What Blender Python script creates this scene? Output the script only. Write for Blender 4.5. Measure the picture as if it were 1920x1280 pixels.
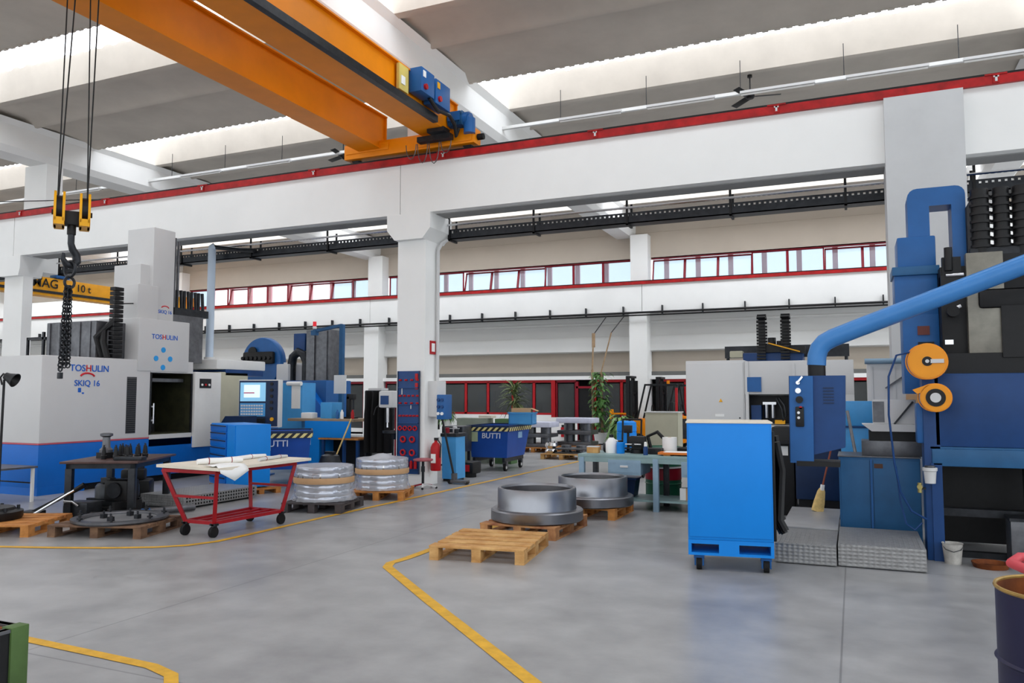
import bpy, bmesh, math, random
from mathutils import Vector, Matrix
R = math.radians
PI = math.pi
random.seed(7)
for o in list(bpy.data.objects): bpy.data.objects.remove(o)
SC = bpy.context.scene
COL = SC.collection

# ------------------------------------------------------------------ camera
cam = bpy.data.cameras.new('camera'); cam.lens = 27.56; cam.sensor_width = 36; cam.clip_end = 300
co = bpy.data.objects.new('camera', cam); COL.objects.link(co)
co.location = (0, 0, 1.70); co.rotation_euler = (R(93.95), 0, R(23.5))
SC.camera = co
# ------------------------------------------------------------------ sky and exposure
SC.view_settings.view_transform = 'Standard'; SC.view_settings.look = 'None'
SC.view_settings.gamma = 1; SC.view_settings.use_curve_mapping = False
SC.view_settings.exposure = 0.2
W = bpy.data.worlds.new('overcast_sky'); SC.world = W; W.use_nodes = True
bg = W.node_tree.nodes['Background']; bg.inputs[0].default_value = (0.90, 0.955, 1.0, 1); bg.inputs[1].default_value = 1.65
SKYLIGHT = 2.5     # glow of the roof light sheets over the near bay
SKYLIGHT_FAR = 5.5 # extra glow given to the far bay sheets to brighten that bay

# ------------------------------------------------------------------ materials
def lin(h):
    h = h.lstrip('#'); v = [int(h[i:i+2], 16) / 255 for i in (0, 2, 4)]
    return [c / 12.92 if c <= .04045 else ((c + .055) / 1.055) ** 2.4 for c in v]
MATS = {}
def mat(name, hexc, rough=.5, metal=0., var=.12, scale=4., bump=0., spec=.32, hex2=None, coat=0.):
    if name in MATS: return MATS[name]
    m = bpy.data.materials.new(name); m.use_nodes = True; nt = m.node_tree; N = nt.nodes; L = nt.links
    b = N['Principled BSDF']; b.inputs['Roughness'].default_value = rough; b.inputs['Metallic'].default_value = metal
    b.inputs['Specular IOR Level'].default_value = spec
    b.inputs['Coat Weight'].default_value = coat
    c = lin(hexc)
    tc = N.new('ShaderNodeTexCoord'); nz = N.new('ShaderNodeTexNoise')
    nz.inputs['Scale'].default_value = scale; nz.inputs['Detail'].default_value = 5; nz.inputs['Roughness'].default_value = .6
    L.new(tc.outputs['Object'], nz.inputs['Vector'])
    rp = N.new('ShaderNodeValToRGB'); rp.color_ramp.elements[0].position = .3; rp.color_ramp.elements[1].position = .72
    c2 = lin(hex2) if hex2 else [x * (1 - var) for x in c]
    c1 = c if hex2 else [min(1, x * (1 + var * .5)) for x in c]
    rp.color_ramp.elements[0].color = (*c2, 1); rp.color_ramp.elements[1].color = (*c1, 1)
    L.new(nz.outputs['Fac'], rp.inputs['Fac']); L.new(rp.outputs['Color'], b.inputs['Base Color'])
    if bump:
        bp = N.new('ShaderNodeBump'); bp.inputs['Strength'].default_value = bump; bp.inputs['Distance'].default_value = .02
        n2 = N.new('ShaderNodeTexNoise'); n2.inputs['Scale'].default_value = scale * 6; L.new(tc.outputs['Object'], n2.inputs['Vector'])
        L.new(n2.outputs['Fac'], bp.inputs['Height']); L.new(bp.outputs['Normal'], b.inputs['Normal'])
    MATS[name] = m; return m
def emis(name, hexc, s):
    m = bpy.data.materials.new(name); m.use_nodes = True; nt = m.node_tree
    b = nt.nodes['Principled BSDF']; c = lin(hexc)
    b.inputs['Base Color'].default_value = (*c, 1); b.inputs['Emission Color'].default_value = (*c, 1); b.inputs['Emission Strength'].default_value = s
    tc = nt.nodes.new('ShaderNodeTexCoord'); nz = nt.nodes.new('ShaderNodeTexNoise'); nz.inputs['Scale'].default_value = 2
    nt.links.new(tc.outputs['Object'], nz.inputs['Vector'])
    mp = nt.nodes.new('ShaderNodeMapRange'); mp.inputs['To Min'].default_value = s * .9; mp.inputs['To Max'].default_value = s * 1.1
    nt.links.new(nz.outputs['Fac'], mp.inputs['Value']); nt.links.new(mp.outputs['Result'], b.inputs['Emission Strength'])
    MATS[name] = m; return m
def clear(name, hexc, amount, rough=.1):
    """thin see-through sheet: part transparent, part glossy and coloured"""
    m = bpy.data.materials.new(name); m.use_nodes = True; nt = m.node_tree
    b = nt.nodes['Principled BSDF']; c = lin(hexc); b.inputs['Base Color'].default_value = (*c, 1); b.inputs['Roughness'].default_value = rough
    t = nt.nodes.new('ShaderNodeBsdfTransparent'); t.inputs[0].default_value = (*c, 1)
    mx = nt.nodes.new('ShaderNodeMixShader')
    tc = nt.nodes.new('ShaderNodeTexCoord'); nz = nt.nodes.new('ShaderNodeTexNoise'); nz.inputs['Scale'].default_value = 5
    nt.links.new(tc.outputs['Object'], nz.inputs['Vector'])
    mp = nt.nodes.new('ShaderNodeMapRange'); mp.inputs['To Min'].default_value = max(0, 1 - amount - .02); mp.inputs['To Max'].default_value = min(1, 1 - amount + .02)
    nt.links.new(nz.outputs['Fac'], mp.inputs['Value']); nt.links.new(mp.outputs['Result'], mx.inputs[0])
    nt.links.new(t.outputs[0], mx.inputs[1]); nt.links.new(b.outputs[0], mx.inputs[2])
    nt.links.new(mx.outputs[0], nt.nodes['Material Output'].inputs[0])
    MATS[name] = m; return m

WHITE = mat('white_wall_paint', '#f0f0ee', .7, var=.04, scale=.8)
PANELW = mat('grey_white_wall_panel', '#d6d6d4', .7, var=.05, scale=.5)
CONC = mat('precast_concrete', '#c8c0b5', .85, var=.12, scale=.9, bump=.15)
PILLAR = mat('pillar_concrete', '#c6c7c8', .8, var=.08, scale=1.2, bump=.1)
BEIGE = mat('beige_wall', '#bfb4a6', .85, var=.06, scale=.7)
TROLLEY = mat('trolley_red', '#a01420', .42, var=.15)
RED = mat('red_paint', '#b3121c', .4, var=.15)
RAILRED = mat('red_rail_paint', '#ae1a1c', .45, var=.4, scale=5)
DARKRED = mat('dark_red_frame', '#8e1226', .4, var=.15)
BLACK = mat('black_metal', '#151517', .45, var=.3, scale=12)
RUBBER = mat('black_rubber', '#121214', .75, var=.3, scale=10)
DARK = mat('dark_steel', '#34363a', .38, .6, var=.35, scale=9)
MIDSTEEL = mat('worn_steel', '#6b6c70', .38, .7, var=.3, scale=8)
STEEL = mat('machined_steel', '#8d8e93', .28, 1., var=.08, scale=3)
def turned(m):
    nt = m.node_tree; b = nt.nodes['Principled BSDF']; b.inputs['Anisotropic'].default_value = .85
    t = nt.nodes.new('ShaderNodeTangent'); t.direction_type = 'RADIAL'; t.axis = 'Z'; nt.links.new(t.outputs[0], b.inputs['Tangent'])
turned(STEEL)
STEELI = mat('machined_steel_inside', '#77787c', .4, .9, var=.15, scale=5)
CHROME = mat('bright_metal', '#d0d0d2', .15, 1., var=.05)
ORANGE = mat('crane_orange', '#f08c00', .42, var=.14, scale=1.1, spec=.25)
YELLOW = mat('yellow_paint', '#f0ac10', .4, var=.12)
REEL = mat('reel_orange', '#f29a12', .32, var=.06)
LINE = mat('yellow_line_paint', '#d9a62e', .55, var=.22, scale=9)
MBLUE = mat('machine_blue', '#235f9f', .4, var=.16, scale=2.2)
MBLUE2 = mat('machine_blue_worn', '#2a5f8d', .45, var=.2, scale=3)
NAVY = mat('navy_paint', '#184178', .4, var=.18, scale=3)
DNAVY = mat('dark_navy_paint', '#142c50', .42, var=.2, scale=3)
CABBLUE = mat('bright_blue_paint', '#0883de', .42, var=.05, scale=2)
BASEBLUE = mat('lathe_blue', '#0a68c4', .38, var=.1, scale=1.6)
SKYBLUE = mat('light_blue_paint', '#4a9edc', .3, var=.12, scale=2)
BINBLUE = mat('skip_blue', '#1c4fa8', .42, var=.14, scale=2.4)
LGREY = mat('light_grey_enamel', '#d2d2d2', .42, var=.04, scale=1.2)
CABGREY = mat('cabinet_grey_enamel', '#d0d0d0', .45, var=.04, scale=1)
WGREY = mat('white_enamel', '#e2e2e0', .4, var=.04)
TAN = mat('olive_beige_enamel', '#b9b6a0', .5, var=.06)
OLIVE = mat('coolant_stained_steel', '#4a4a34', .5, .2, var=.5, scale=3, hex2='#2a2c22')
PALEPIPE = mat('pale_blue_pipe', '#c3d3e4', .35, var=.05)
PIPEBLUE = mat('pipe_blue', '#3f7fc0', .33, var=.1, scale=3)
TREAD = mat('tread_plate_aluminium', '#989898', .42, .35, var=.18, scale=14)
def tread(m):
    nt = m.node_tree; N = nt.nodes; b = N['Principled BSDF']; tc = N.new('ShaderNodeTexCoord'); mp = N.new('ShaderNodeMapping'); mp.inputs['Rotation'].default_value = (0, 0, R(45))
    v = N.new('ShaderNodeTexVoronoi'); v.inputs['Scale'].default_value = 28; v.inputs['Randomness'].default_value = .15; bp = N.new('ShaderNodeBump'); bp.inputs['Strength'].default_value = .9; bp.inputs['Distance'].default_value = .01
    nt.links.new(tc.outputs['Object'], mp.inputs['Vector']); nt.links.new(mp.outputs['Vector'], v.inputs['Vector']); nt.links.new(v.outputs['Distance'], bp.inputs['Height']); nt.links.new(bp.outputs['Normal'], b.inputs['Normal'])
tread(TREAD)
WOOD = mat('pallet_wood', '#d9ae72', .75, var=.3, scale=5, bump=.2, hex2='#a9743c')
WOODD = mat('old_pallet_wood', '#8a6a50', .8, var=.3, scale=5, bump=.2, hex2='#4f3a30')
WOODO = mat('orange_pallet_wood', '#d2914e', .75, var=.3, scale=5, bump=.2, hex2='#8e5526')
WOODK = mat('blackened_pallet_wood', '#4b4546', .8, var=.3, scale=5)
PLY = mat('pale_board', '#e6ddcc', .6, var=.1, scale=4)
CARD = mat('cardboard', '#c9a27a', .8, var=.1)
TEAL = mat('bench_grey_green', '#8ba5a6', .45, var=.15, scale=4)
BENCHBLUE = mat('bench_grey_blue', '#86a0b4', .45, var=.12, scale=4)
GREEN = mat('drum_green', '#1d5a42', .42, var=.15)
LEAF = mat('leaf_green', '#4f7a3a', .5, var=.4, scale=8)
LEAF2 = mat('fern_green', '#6d9450', .5, var=.4, scale=8)
PALM = mat('palm_green', '#6f7d4e', .55, var=.4, scale=8)
BARK = mat('cane_brown', '#a58a6c', .8, var=.3, scale=10)
PAPER = mat('white_paper', '#f2f2f0', .7, var=.03)
BROOM = mat('broom_straw', '#e2c27e', .8, var=.3, scale=20)
BROWNSTICK = mat('brown_stick', '#8c4a36', .6, var=.2)
RUST = mat('rusty_orange', '#8a4a1e', .75, var=.5, scale=5, hex2='#3f1c0c')
BARRELB = mat('barrel_dark_blue', '#20203f', .45, var=.2, scale=2)
CRATEG = mat('crate_green', '#4c6636', .55, var=.25)
HOSE = mat('red_tube', '#c94a52', .45, var=.1)
SCREEN = emis('lit_screen', '#86bfe0', .45)
SCREENW = emis('lit_screen_window', '#d8e8ff', .6)
LAMP = emis('lit_signal_red', '#d0202c', .5)
SKYLF = emis('boosted_roof_light_sheet', '#f3f8ff', SKYLIGHT_FAR)
SKYL = emis('roof_light_sheet', '#f3f8ff', SKYLIGHT)
WRAP = clear('stretch_film', '#e4e6ee', .45, .25)
FILM = clear('loose_film', '#f0f3fa', .72, .2)
PANE = clear('clerestory_glass', '#dfe8ee', .82, .15)
PANEW = clear('bright_clerestory_glass', '#ffffff', .92, .15)
OGLASS = clear('office_glass', '#a9adad', .85, .05)
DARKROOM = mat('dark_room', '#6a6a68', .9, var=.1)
TXTBLUE = mat('lettering_blue', '#1c63c8', .5, var=.02)
TXTRED = mat('lettering_red', '#d2202e', .5, var=.02)
TXTBLACK = mat('lettering_black', '#101010', .5, var=.02)
TXTWHITE = mat('lettering_white', '#d6dcea', .5, var=.02)
PINK = mat('pink_reflection', '#e9a5b2', .6, var=.05)
TXTCYAN = mat('arrow_blue', '#2aa0ea', .5, var=.02)

def floor_material():
    m = bpy.data.materials.new('polished_concrete_floor'); m.use_nodes = True; nt = m.node_tree; N = nt.nodes; L = nt.links
    b = N['Principled BSDF']
    tc = N.new('ShaderNodeTexCoord')
    def noise(s, d=5):
        n = N.new('ShaderNodeTexNoise'); n.inputs['Scale'].default_value = s; n.inputs['Detail'].default_value = d
        n.inputs['Roughness'].default_value = .62; L.new(tc.outputs['Object'], n.inputs['Vector']); return n
    a = noise(.35); c = noise(2.2, 8)
    mx = N.new('ShaderNodeMix'); mx.data_type = 'FLOAT'; mx.inputs[0].default_value = .45
    L.new(a.outputs['Fac'], mx.inputs[2]); L.new(c.outputs['Fac'], mx.inputs[3])
    rp = N.new('ShaderNodeValToRGB'); e = rp.color_ramp.elements
    e[0].position = .36; e[0].color = (*lin('#7f7f80'), 1); e[1].position = .64; e[1].color = (*lin('#a9a9a9'), 1)
    L.new(mx.outputs[0], rp.inputs['Fac'])
    # saw-cut joints about every 5 m
    bk = N.new('ShaderNodeTexBrick'); bk.offset = 0; bk.inputs['Scale'].default_value = 1; bk.inputs['Brick Width'].default_value = 5.0
    bk.inputs['Row Height'].default_value = 5.0; bk.inputs['Mortar Size'].default_value = .008; bk.inputs['Mortar Smooth'].default_value = .3
    bk.inputs['Color1'].default_value = (1, 1, 1, 1); bk.inputs['Color2'].default_value = (1, 1, 1, 1); bk.inputs['Mortar'].default_value = (.62, .62, .62, 1)
    mp = N.new('ShaderNodeMapping'); mp.inputs['Location'].default_value = (.12, 1.4, 0)
    L.new(tc.outputs['Object'], mp.inputs['Vector']); L.new(mp.outputs['Vector'], bk.inputs['Vector'])
    ml = N.new('ShaderNodeMix'); ml.data_type = 'RGBA'; ml.blend_type = 'MULTIPLY'; ml.inputs[0].default_value = 1
    L.new(rp.outputs['Color'], ml.inputs[6]); L.new(bk.outputs['Color'], ml.inputs[7])
    # dark tyre and oil stains
    st = noise(.8, 6); sr = N.new('ShaderNodeValToRGB'); sr.color_ramp.elements[0].position = .66; sr.color_ramp.elements[0].color = (1, 1, 1, 1)
    sr.color_ramp.elements[1].position = .8; sr.color_ramp.elements[1].color = (.6, .6, .6, 1); L.new(st.outputs['Fac'], sr.inputs['Fac'])
    m2 = N.new('ShaderNodeMix'); m2.data_type = 'RGBA'; m2.blend_type = 'MULTIPLY'; m2.inputs[0].default_value = 1
    L.new(ml.outputs[2], m2.inputs[6]); L.new(sr.outputs['Color'], m2.inputs[7])
    L.new(m2.outputs[2], b.inputs['Base Color'])
    rr = N.new('ShaderNodeMapRange'); rr.inputs['To Min'].default_value = .22; rr.inputs['To Max'].default_value = .42
    L.new(c.outputs['Fac'], rr.inputs['Value']); L.new(rr.outputs['Result'], b.inputs['Roughness'])
    return m
FLOOR = floor_material()

def stripes(name, h1, h2, step, axis=0, slant=1.0):
    m = bpy.data.materials.new(name); m.use_nodes = True; nt = m.node_tree; N = nt.nodes; L = nt.links; b = N['Principled BSDF']
    b.inputs['Roughness'].default_value = .5
    tc = N.new('ShaderNodeTexCoord'); sp = N.new('ShaderNodeSeparateXYZ'); L.new(tc.outputs['Object'], sp.inputs[0])
    ad = N.new('ShaderNodeMath'); ad.operation = 'MULTIPLY_ADD'; ad.inputs[1].default_value = -slant
    ax = N.new('ShaderNodeMath'); ax.operation = 'ADD'; L.new(sp.outputs[0], ax.inputs[0]); L.new(sp.outputs[1], ax.inputs[1])
    L.new(sp.outputs[2], ad.inputs[0]); L.new(ax.outputs[0], ad.inputs[2])
    md = N.new('ShaderNodeMath'); md.operation = 'PINGPONG'; md.inputs[1].default_value = step; L.new(ad.outputs[0], md.inputs[0])
    gt = N.new('ShaderNodeMath'); gt.operation = 'GREATER_THAN'; gt.inputs[1].default_value = step / 2; L.new(md.outputs[0], gt.inputs[0])
    mx = N.new('ShaderNodeMix'); mx.data_type = 'RGBA'; mx.inputs[6].default_value = (*lin(h1), 1); mx.inputs[7].default_value = (*lin(h2), 1)
    L.new(gt.outputs[0], mx.inputs[0]); L.new(mx.outputs[2], b.inputs['Base Color']); return m
HAZARD = stripes('hazard_stripe', '#17181a', '#e2d48c', .07)
LOUVRE = mat('louvre_grey', '#4c4d50', .5, var=.2, scale=6)

# ------------------------------------------------------------------ mesh building
class MB:
    def __init__(s): s.bm = bmesh.new()
    def box(s, x0, x1, y0, y1, z0, z1, bevel=0, M=None):
        vs = [s.bm.verts.new((x, y, z)) for z in (z0, z1) for y in (y0, y1) for x in (x0, x1)]
        fs = [s.bm.faces.new([vs[i] for i in f]) for f in ((0, 2, 3, 1), (4, 5, 7, 6), (0, 1, 5, 4), (2, 6, 7, 3), (0, 4, 6, 2), (1, 3, 7, 5))]
        if M is not None: bmesh.ops.transform(s.bm, matrix=M, verts=vs)
        if bevel:
            es = list({e for f in fs for e in f.edges})
            bmesh.ops.bevel(s.bm, geom=es, offset=bevel, segments=2, profile=.6, affect='EDGES')
        return s
    def bar(s, p, q, w, h=None, bevel=0):
        p, q = Vector(p), Vector(q); d = q - p; L = d.length; h = h or w
        M = Matrix.Translation(p) @ d.to_track_quat('Z', 'Y').to_matrix().to_4x4()
        return s.box(-w / 2, w / 2, -h / 2, h / 2, 0, L, bevel, M)
    def cyl(s, p, q, r, r2=None, seg=20, cap=True):
        p, q = Vector(p), Vector(q); d = q - p; r2 = r if r2 is None else r2
        M = Matrix.Translation(p) @ d.to_track_quat('Z', 'Y').to_matrix().to_4x4(); L = d.length
        a = [s.bm.verts.new(M @ Vector((r * math.cos(2 * PI * i / seg), r * math.sin(2 * PI * i / seg), 0))) for i in range(seg)]
        b = [s.bm.verts.new(M @ Vector((r2 * math.cos(2 * PI * i / seg), r2 * math.sin(2 * PI * i / seg), L))) for i in range(seg)]
        for i in range(seg): s.bm.faces.new((a[i], a[(i + 1) % seg], b[(i + 1) % seg], b[i]))
        if cap: s.bm.faces.new(a[::-1]); s.bm.faces.new(b)
        return s
    def tube(s, pts, r, seg=8, closed=False):
        pts = [Vector(p) for p in pts]; n = len(pts); rings = []; up = None
        for i, p in enumerate(pts):
            if closed: d = pts[(i + 1) % n] - pts[i - 1]
            else: d = pts[min(i + 1, n - 1)] - pts[max(i - 1, 0)]
            d.normalize()
            if up is None: up = d.orthogonal().normalized()
            up = (up - d * up.dot(d)); up = up.normalized() if up.length > 1e-6 else d.orthogonal().normalized()
            v = d.cross(up); rr = r[i] if isinstance(r, (list, tuple)) else r
            rings.append([s.bm.verts.new(p + (up * math.cos(2 * PI * k / seg) + v * math.sin(2 * PI * k / seg)) * rr) for k in range(seg)])
        for i in range(n if closed else n - 1):
            a, b = rings[i], rings[(i + 1) % n]
            for k in range(seg): s.bm.faces.new((a[k], a[(k + 1) % seg], b[(k + 1) % seg], b[k]))
        if not closed: s.bm.faces.new(rings[0][::-1]); s.bm.faces.new(rings[-1])
        return s
    def lathe(s, prof, c=(0, 0, 0), seg=32, closed=False, M=None):
        c = Vector(c); rings = []
        for r, z in prof:
            if r < 1e-6: rings.append([s.bm.verts.new(c + Vector((0, 0, z)))])
            else: rings.append([s.bm.verts.new(c + Vector((r * math.cos(2 * PI * k / seg), r * math.sin(2 * PI * k / seg), z))) for k in range(seg)])
        n = len(rings)
        for i in range(n if closed else n - 1):
            a, b = rings[i], rings[(i + 1) % n]
            for k in range(seg):
                k2 = (k + 1) % seg
                if len(a) == 1 and len(b) == 1: continue
                if len(a) == 1: s.bm.faces.new((a[0], b[k2], b[k]))
                elif len(b) == 1: s.bm.faces.new((a[k], a[k2], b[0]))
                else: s.bm.faces.new((a[k], a[k2], b[k2], b[k]))
        if M is not None: bmesh.ops.transform(s.bm, matrix=M, verts=[v for q in rings for v in q])
        return s
    def prism(s, pts, axis, a, b):
        """extrude a 2-D outline: axis x -> (y,z), y -> (x,z), z -> (x,y)"""
        def P(p, t): return {'x': (t, p[0], p[1]), 'y': (p[0], t, p[1]), 'z': (p[0], p[1], t)}[axis]
        A = [s.bm.verts.new(P(p, a)) for p in pts]; B = [s.bm.verts.new(P(p, b)) for p in pts]; n = len(pts)
        for i in range(n): s.bm.faces.new((A[i], A[(i + 1) % n], B[(i + 1) % n], B[i]))
        s.bm.faces.new(A[::-1]); s.bm.faces.new(B); return s
    def quad(s, *pts):
        s.bm.faces.new([s.bm.verts.new(p) for p in pts]); return s
    def ring(s, c, Rr, r, axis='z', seg=24, rs=8):
        c = Vector(c); pts = []
        for i in range(seg):
            a = 2 * PI * i / seg; u, v = Rr * math.cos(a), Rr * math.sin(a)
            pts.append(c + Vector({'z': (u, v, 0), 'y': (u, 0, v), 'x': (0, u, v)}[axis]))
        return s.tube(pts, r, rs, closed=True)
    def ball(s, c, r, sx=1, sy=1, sz=1, u=14, v=9):
        bmesh.ops.create_uvsphere(s.bm, u_segments=u, v_segments=v, radius=r, matrix=Matrix.Translation(c) @ Matrix.Diagonal((sx, sy, sz, 1)))
        return s
    def build(s, name, m, parent=None, loc=None, rz=0, smooth=38):
        bmesh.ops.recalc_face_normals(s.bm, faces=s.bm.faces)
        for f in s.bm.faces: f.smooth = True
        me = bpy.data.meshes.new(name); s.bm.to_mesh(me); s.bm.free()
        me.set_sharp_from_angle(angle=R(smooth)); me.materials.append(m)
        o = bpy.data.objects.new(name, me); COL.objects.link(o)
        if parent: o.parent = parent
        if loc is not None: o.location = loc
        if rz: o.rotation_euler.z = rz
        return o
def B(*a, **k): return MB().box(*a, **k)
def tag(o, label, cat, group=None, kind=None):
    o['label'] = label; o['category'] = cat
    if group: o['group'] = group
    if kind: o['kind'] = kind
    return o
def thing(name, label, cat, loc=(0, 0, 0), rz=0, group=None):
    o = bpy.data.objects.new(name, None); o.empty_display_size = .1; COL.objects.link(o)
    o.location = loc; o.rotation_euler.z = R(rz); return tag(o, label, cat, group)
def struct(name, mb, m, parent=None):
    o = mb.build(name, m, parent)
    if not parent: o['kind'] = 'structure'
    return o
def kids(o): return list(o.children)
def dup(root, loc, rz=None, label=None):
    r = root.copy(); COL.objects.link(r); r.location = loc
    if rz is not None: r.rotation_euler.z = R(rz)
    if label: r['label'] = label
    for ch in kids(root):
        c = ch.copy(); COL.objects.link(c); c.parent = r
        for g in kids(ch):
            d = g.copy(); COL.objects.link(d); d.parent = c
    return r
def text(s, size, m, parent, loc, rot, name='lettering', extrude=.002, align='CENTER', sx=1.):
    cu = bpy.data.curves.new(name, 'FONT'); cu.body = s; cu.size = size; cu.extrude = extrude; cu.align_x = align; cu.align_y = 'CENTER'
    cu.offset = size * .012
    t = bpy.data.objects.new(name, cu); COL.objects.link(t)
    me = bpy.data.meshes.new_from_object(t); bpy.data.objects.remove(t); bpy.data.curves.remove(cu)
    me.materials.clear(); me.materials.append(m)
    o = bpy.data.objects.new(name, me); COL.objects.link(o); o.parent = parent; o.location = loc; o.rotation_euler = rot; o.scale = (sx, 1, 1)
    return o
SOFFIT = mat('soffit_shade_grey', '#9c9c9b', .85, var=.1, scale=1.5)  # for the thin strip under the runway beam, shade put into its grey
FX = (R(90), 0, R(90))     # lettering on a face that looks along +x
FY = (R(90), 0, 0)         # lettering on a face that looks along -y

# ================================================================== the hall
XL, XR = -44.0, 15.0
struct('floor', B(XL, XR, -8, 33, -.3, 0), FLOOR)
# precast roof tiles run along x every 5.1 m, roof lights between them
PROF = [(0, 9.08), (.10, 8.5), (.27, 8.49), (.5, 8.60), (1.22, 8.60), (1.45, 8.49), (1.5, 8.46), (1.56, 8.46), (1.62, 8.52), (2.0, 8.55), (2.9, 8.50), (3.2, 8.42), (3.3, 8.43), (3.32, 8.7), (3.3, 9.2), (0, 9.2)]
ceil = MB(); ys = [11.5 + 5.1 * k for k in range(-4, 4)]
for y in ys: ceil.prism([(y + a, z) for a, z in PROF], 'x', XL, XR)
for y in ys[3:6]:                                                    # corrugated closure strip along each roof light
    x = XL
    while x < XR: ceil.box(x, x + .11, y + 3.24, y + 3.3, 8.41, 8.52); x += .21
struct('ceiling', ceil, CONC)
def bend(p, n=4): return p
wn = 0
for y in ys[:-1]:
    wn += 1
    sk = MB(); n = 560; top = []
    for i in range(n + 1):
        x = XL + (XR - XL) * i / n; z = 9.16 + .045 * math.sin(i * PI / 2 + .8)
        top.append((sk.bm.verts.new((x, y + 3.25, z)), sk.bm.verts.new((x, y + 5.14, z + .02))))
    for i in range(n): sk.bm.faces.new((top[i][0], top[i + 1][0], top[i + 1][1], top[i][1]))
    struct(f'window_{wn}', sk, SKYLF if y > 18 else SKYL)
# big transverse beams
for k, (x0, x1) in enumerate(((-31.4, -30.5), (-19.8, -18.9), (-8.32, -7.46), (3.4, 4.3))):
    m = MB().prism([(x0 + .12, 7.7), (x1 - .12, 7.7), (x1, 7.85), (x1, 8.38), (x1 + .12, 8.5), (x0 - .12, 8.5), (x0, 8.38), (x0, 7.85)], 'y', -8, 29)
    struct(('roof_beam' if k == 0 else f'roof_beam'), m, WHITE)
# runway beam, its joint, its columns and corbels
rb = MB()
for a, b in ((XL, -19.3), (-19.28, -7.985), (-7.97, XR)): rb.box(a, b, 12.9, 13.5, 5.2, 6.17)
struct('runway_beam', rb, WHITE)
for a, b in ((XL, -19.95), (-18.85, -8.28), (-7.28, XR)): struct('beam_soffit_shade', B(a, b, 13.1, 13.5, 5.185, 5.2), SOFFIT)
for cx, w in ((-30.9, .7), (-19.4, .7), (-7.78, .62)):
    lf = cx < -10; ov = .06 if lf else .17
    c = MB().box(cx - w / 2, cx + w / 2, 13.02, 13.28 if lf else 13.54, 0, 4.86).box(cx - w / 2 - .1, cx + w / 2 + .04, 13.5, 13.95, 4.86, 7.7)
    c.prism([(cx - w / 2, 4.7), (cx + w / 2, 4.7), (cx + w / 2 + ov, 4.9), (cx + w / 2 + ov, 5.2), (cx - w / 2 - ov, 5.2), (cx - w / 2 - ov, 4.9)], 'y', 12.88, 13.5 if lf else 13.75)
    struct('column', c, WHITE)
struct('pillar', B(.53, 1.57, 12.72, 13.5, 0, 6.14), PILLAR)
# crane rail on the beam
rail = MB().box(XL, XR, 12.84, 13.12, 6.17, 6.30)
rr = struct('crane_rail_beam', rail, RAILRED)
struct('rail_head', B(XL, XR, 12.88, 13.06, 6.30, 6.345), BLACK, rr)
cl = MB()
for x in range(-40, 14, 3): cl.box(x - .04, x + .04, 12.82, 12.85, 6.18, 6.31).box(x - .14, x + .14, 12.825, 12.84, 6.3, 6.32)
struct('rail_clamp', cl, RAILRED, rr)
pl = MB()
for x in range(-40, 14, 3): pl.box(x - .015, x + .015, 12.81, 12.82, 6.2, 6.28).box(x - .035, x + .035, 12.81, 12.82, 6.26, 6.28)
struct('clamp_bolt', pl, LGREY, rr)

# ------------------------------------------------------------------ far side of the hall
fb = MB()
for a, b in ((XL, -30.7), (-30.68, -18.9), (-18.88, -7.06), (-7.04, XR)): fb.box(a, b, 28.2, 28.75, 4.78, 5.79)
struct('far_runway_beam', fb, WHITE)
fr = struct('far_crane_rail', B(XL, XR, 28.14, 28.4, 5.79, 5.90), RAILRED)
struct('rail_head', B(XL, XR, 28.2, 28.34, 5.90, 5.94), BLACK, fr)
for cx, w in ((-30.4, .75), (-18.85, .72), (-7.22, .66), (4.4, .66)):
    struct('far_column', MB().box(cx - w / 2, cx + w / 2, 28.25, 28.98, 0, 4.78).box(cx - w / 2, cx + w / 2, 28.5, 29.0, 4.78, 7.72), WHITE)
struct('wall_back', MB().box(XL, XR, 29.0, 29.3, 6.86, 9.4).box(XL, XR, 28.97, 29.0, 7.86, 7.90).box(XL, XR, 29.0, 29.3, 4.7, 5.86), BEIGE)
struct('eave_beam', B(XL, XR, 28.55, 29.05, 8.2, 8.6), WHITE)
# rounded panel band and the recessed wall under it
pts = [(28.98, 4.78), (28.78, 4.78), (28.78, 4.5), (28.72, 4.46), (28.72, 4.42), (28.82, 4.36), (28.84, 3.95), (28.80, 3.90), (28.74, 3.6), (28.72, 3.38), (28.98, 3.34)]
struct('wall_panel', MB().prism(pts, 'x', XL, XR), PANELW)
struct('wall_recess', B(XL, XR, 29.05, 29.3, 2.46, 4.8), BEIGE)
struct('wall_cap', B(XL, XR, 28.66, 29.1, 2.31, 2.45), WHITE)
# pipe and brackets under the far beam
cp = MB().cyl((XL, 28.06, 4.74), (XR, 28.06, 4.74), .035, seg=8).cyl((XL, 28.1, 4.64), (XR, 28.1, 4.64), .025, seg=8)
po = cp.build('conduit', BLACK); tag(po, 'long dark conduit run along the foot of the far white beam', 'pipe')
for i in range(38): B(XL + 1.45 * i, XL + 1.45 * i + .04, 28.05, 28.19, 4.62, 4.98).build('bracket', DARK, po)
struct('wall_left', B(XL - .3, XL, -8, 33, 0, 9.4), WHITE)
struct('low_light_blocker', B(XL, XR, -8.3, -8, 0, 1.3), WHITE)  # unseen low wall added behind the camera to cut low-angle light

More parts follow.
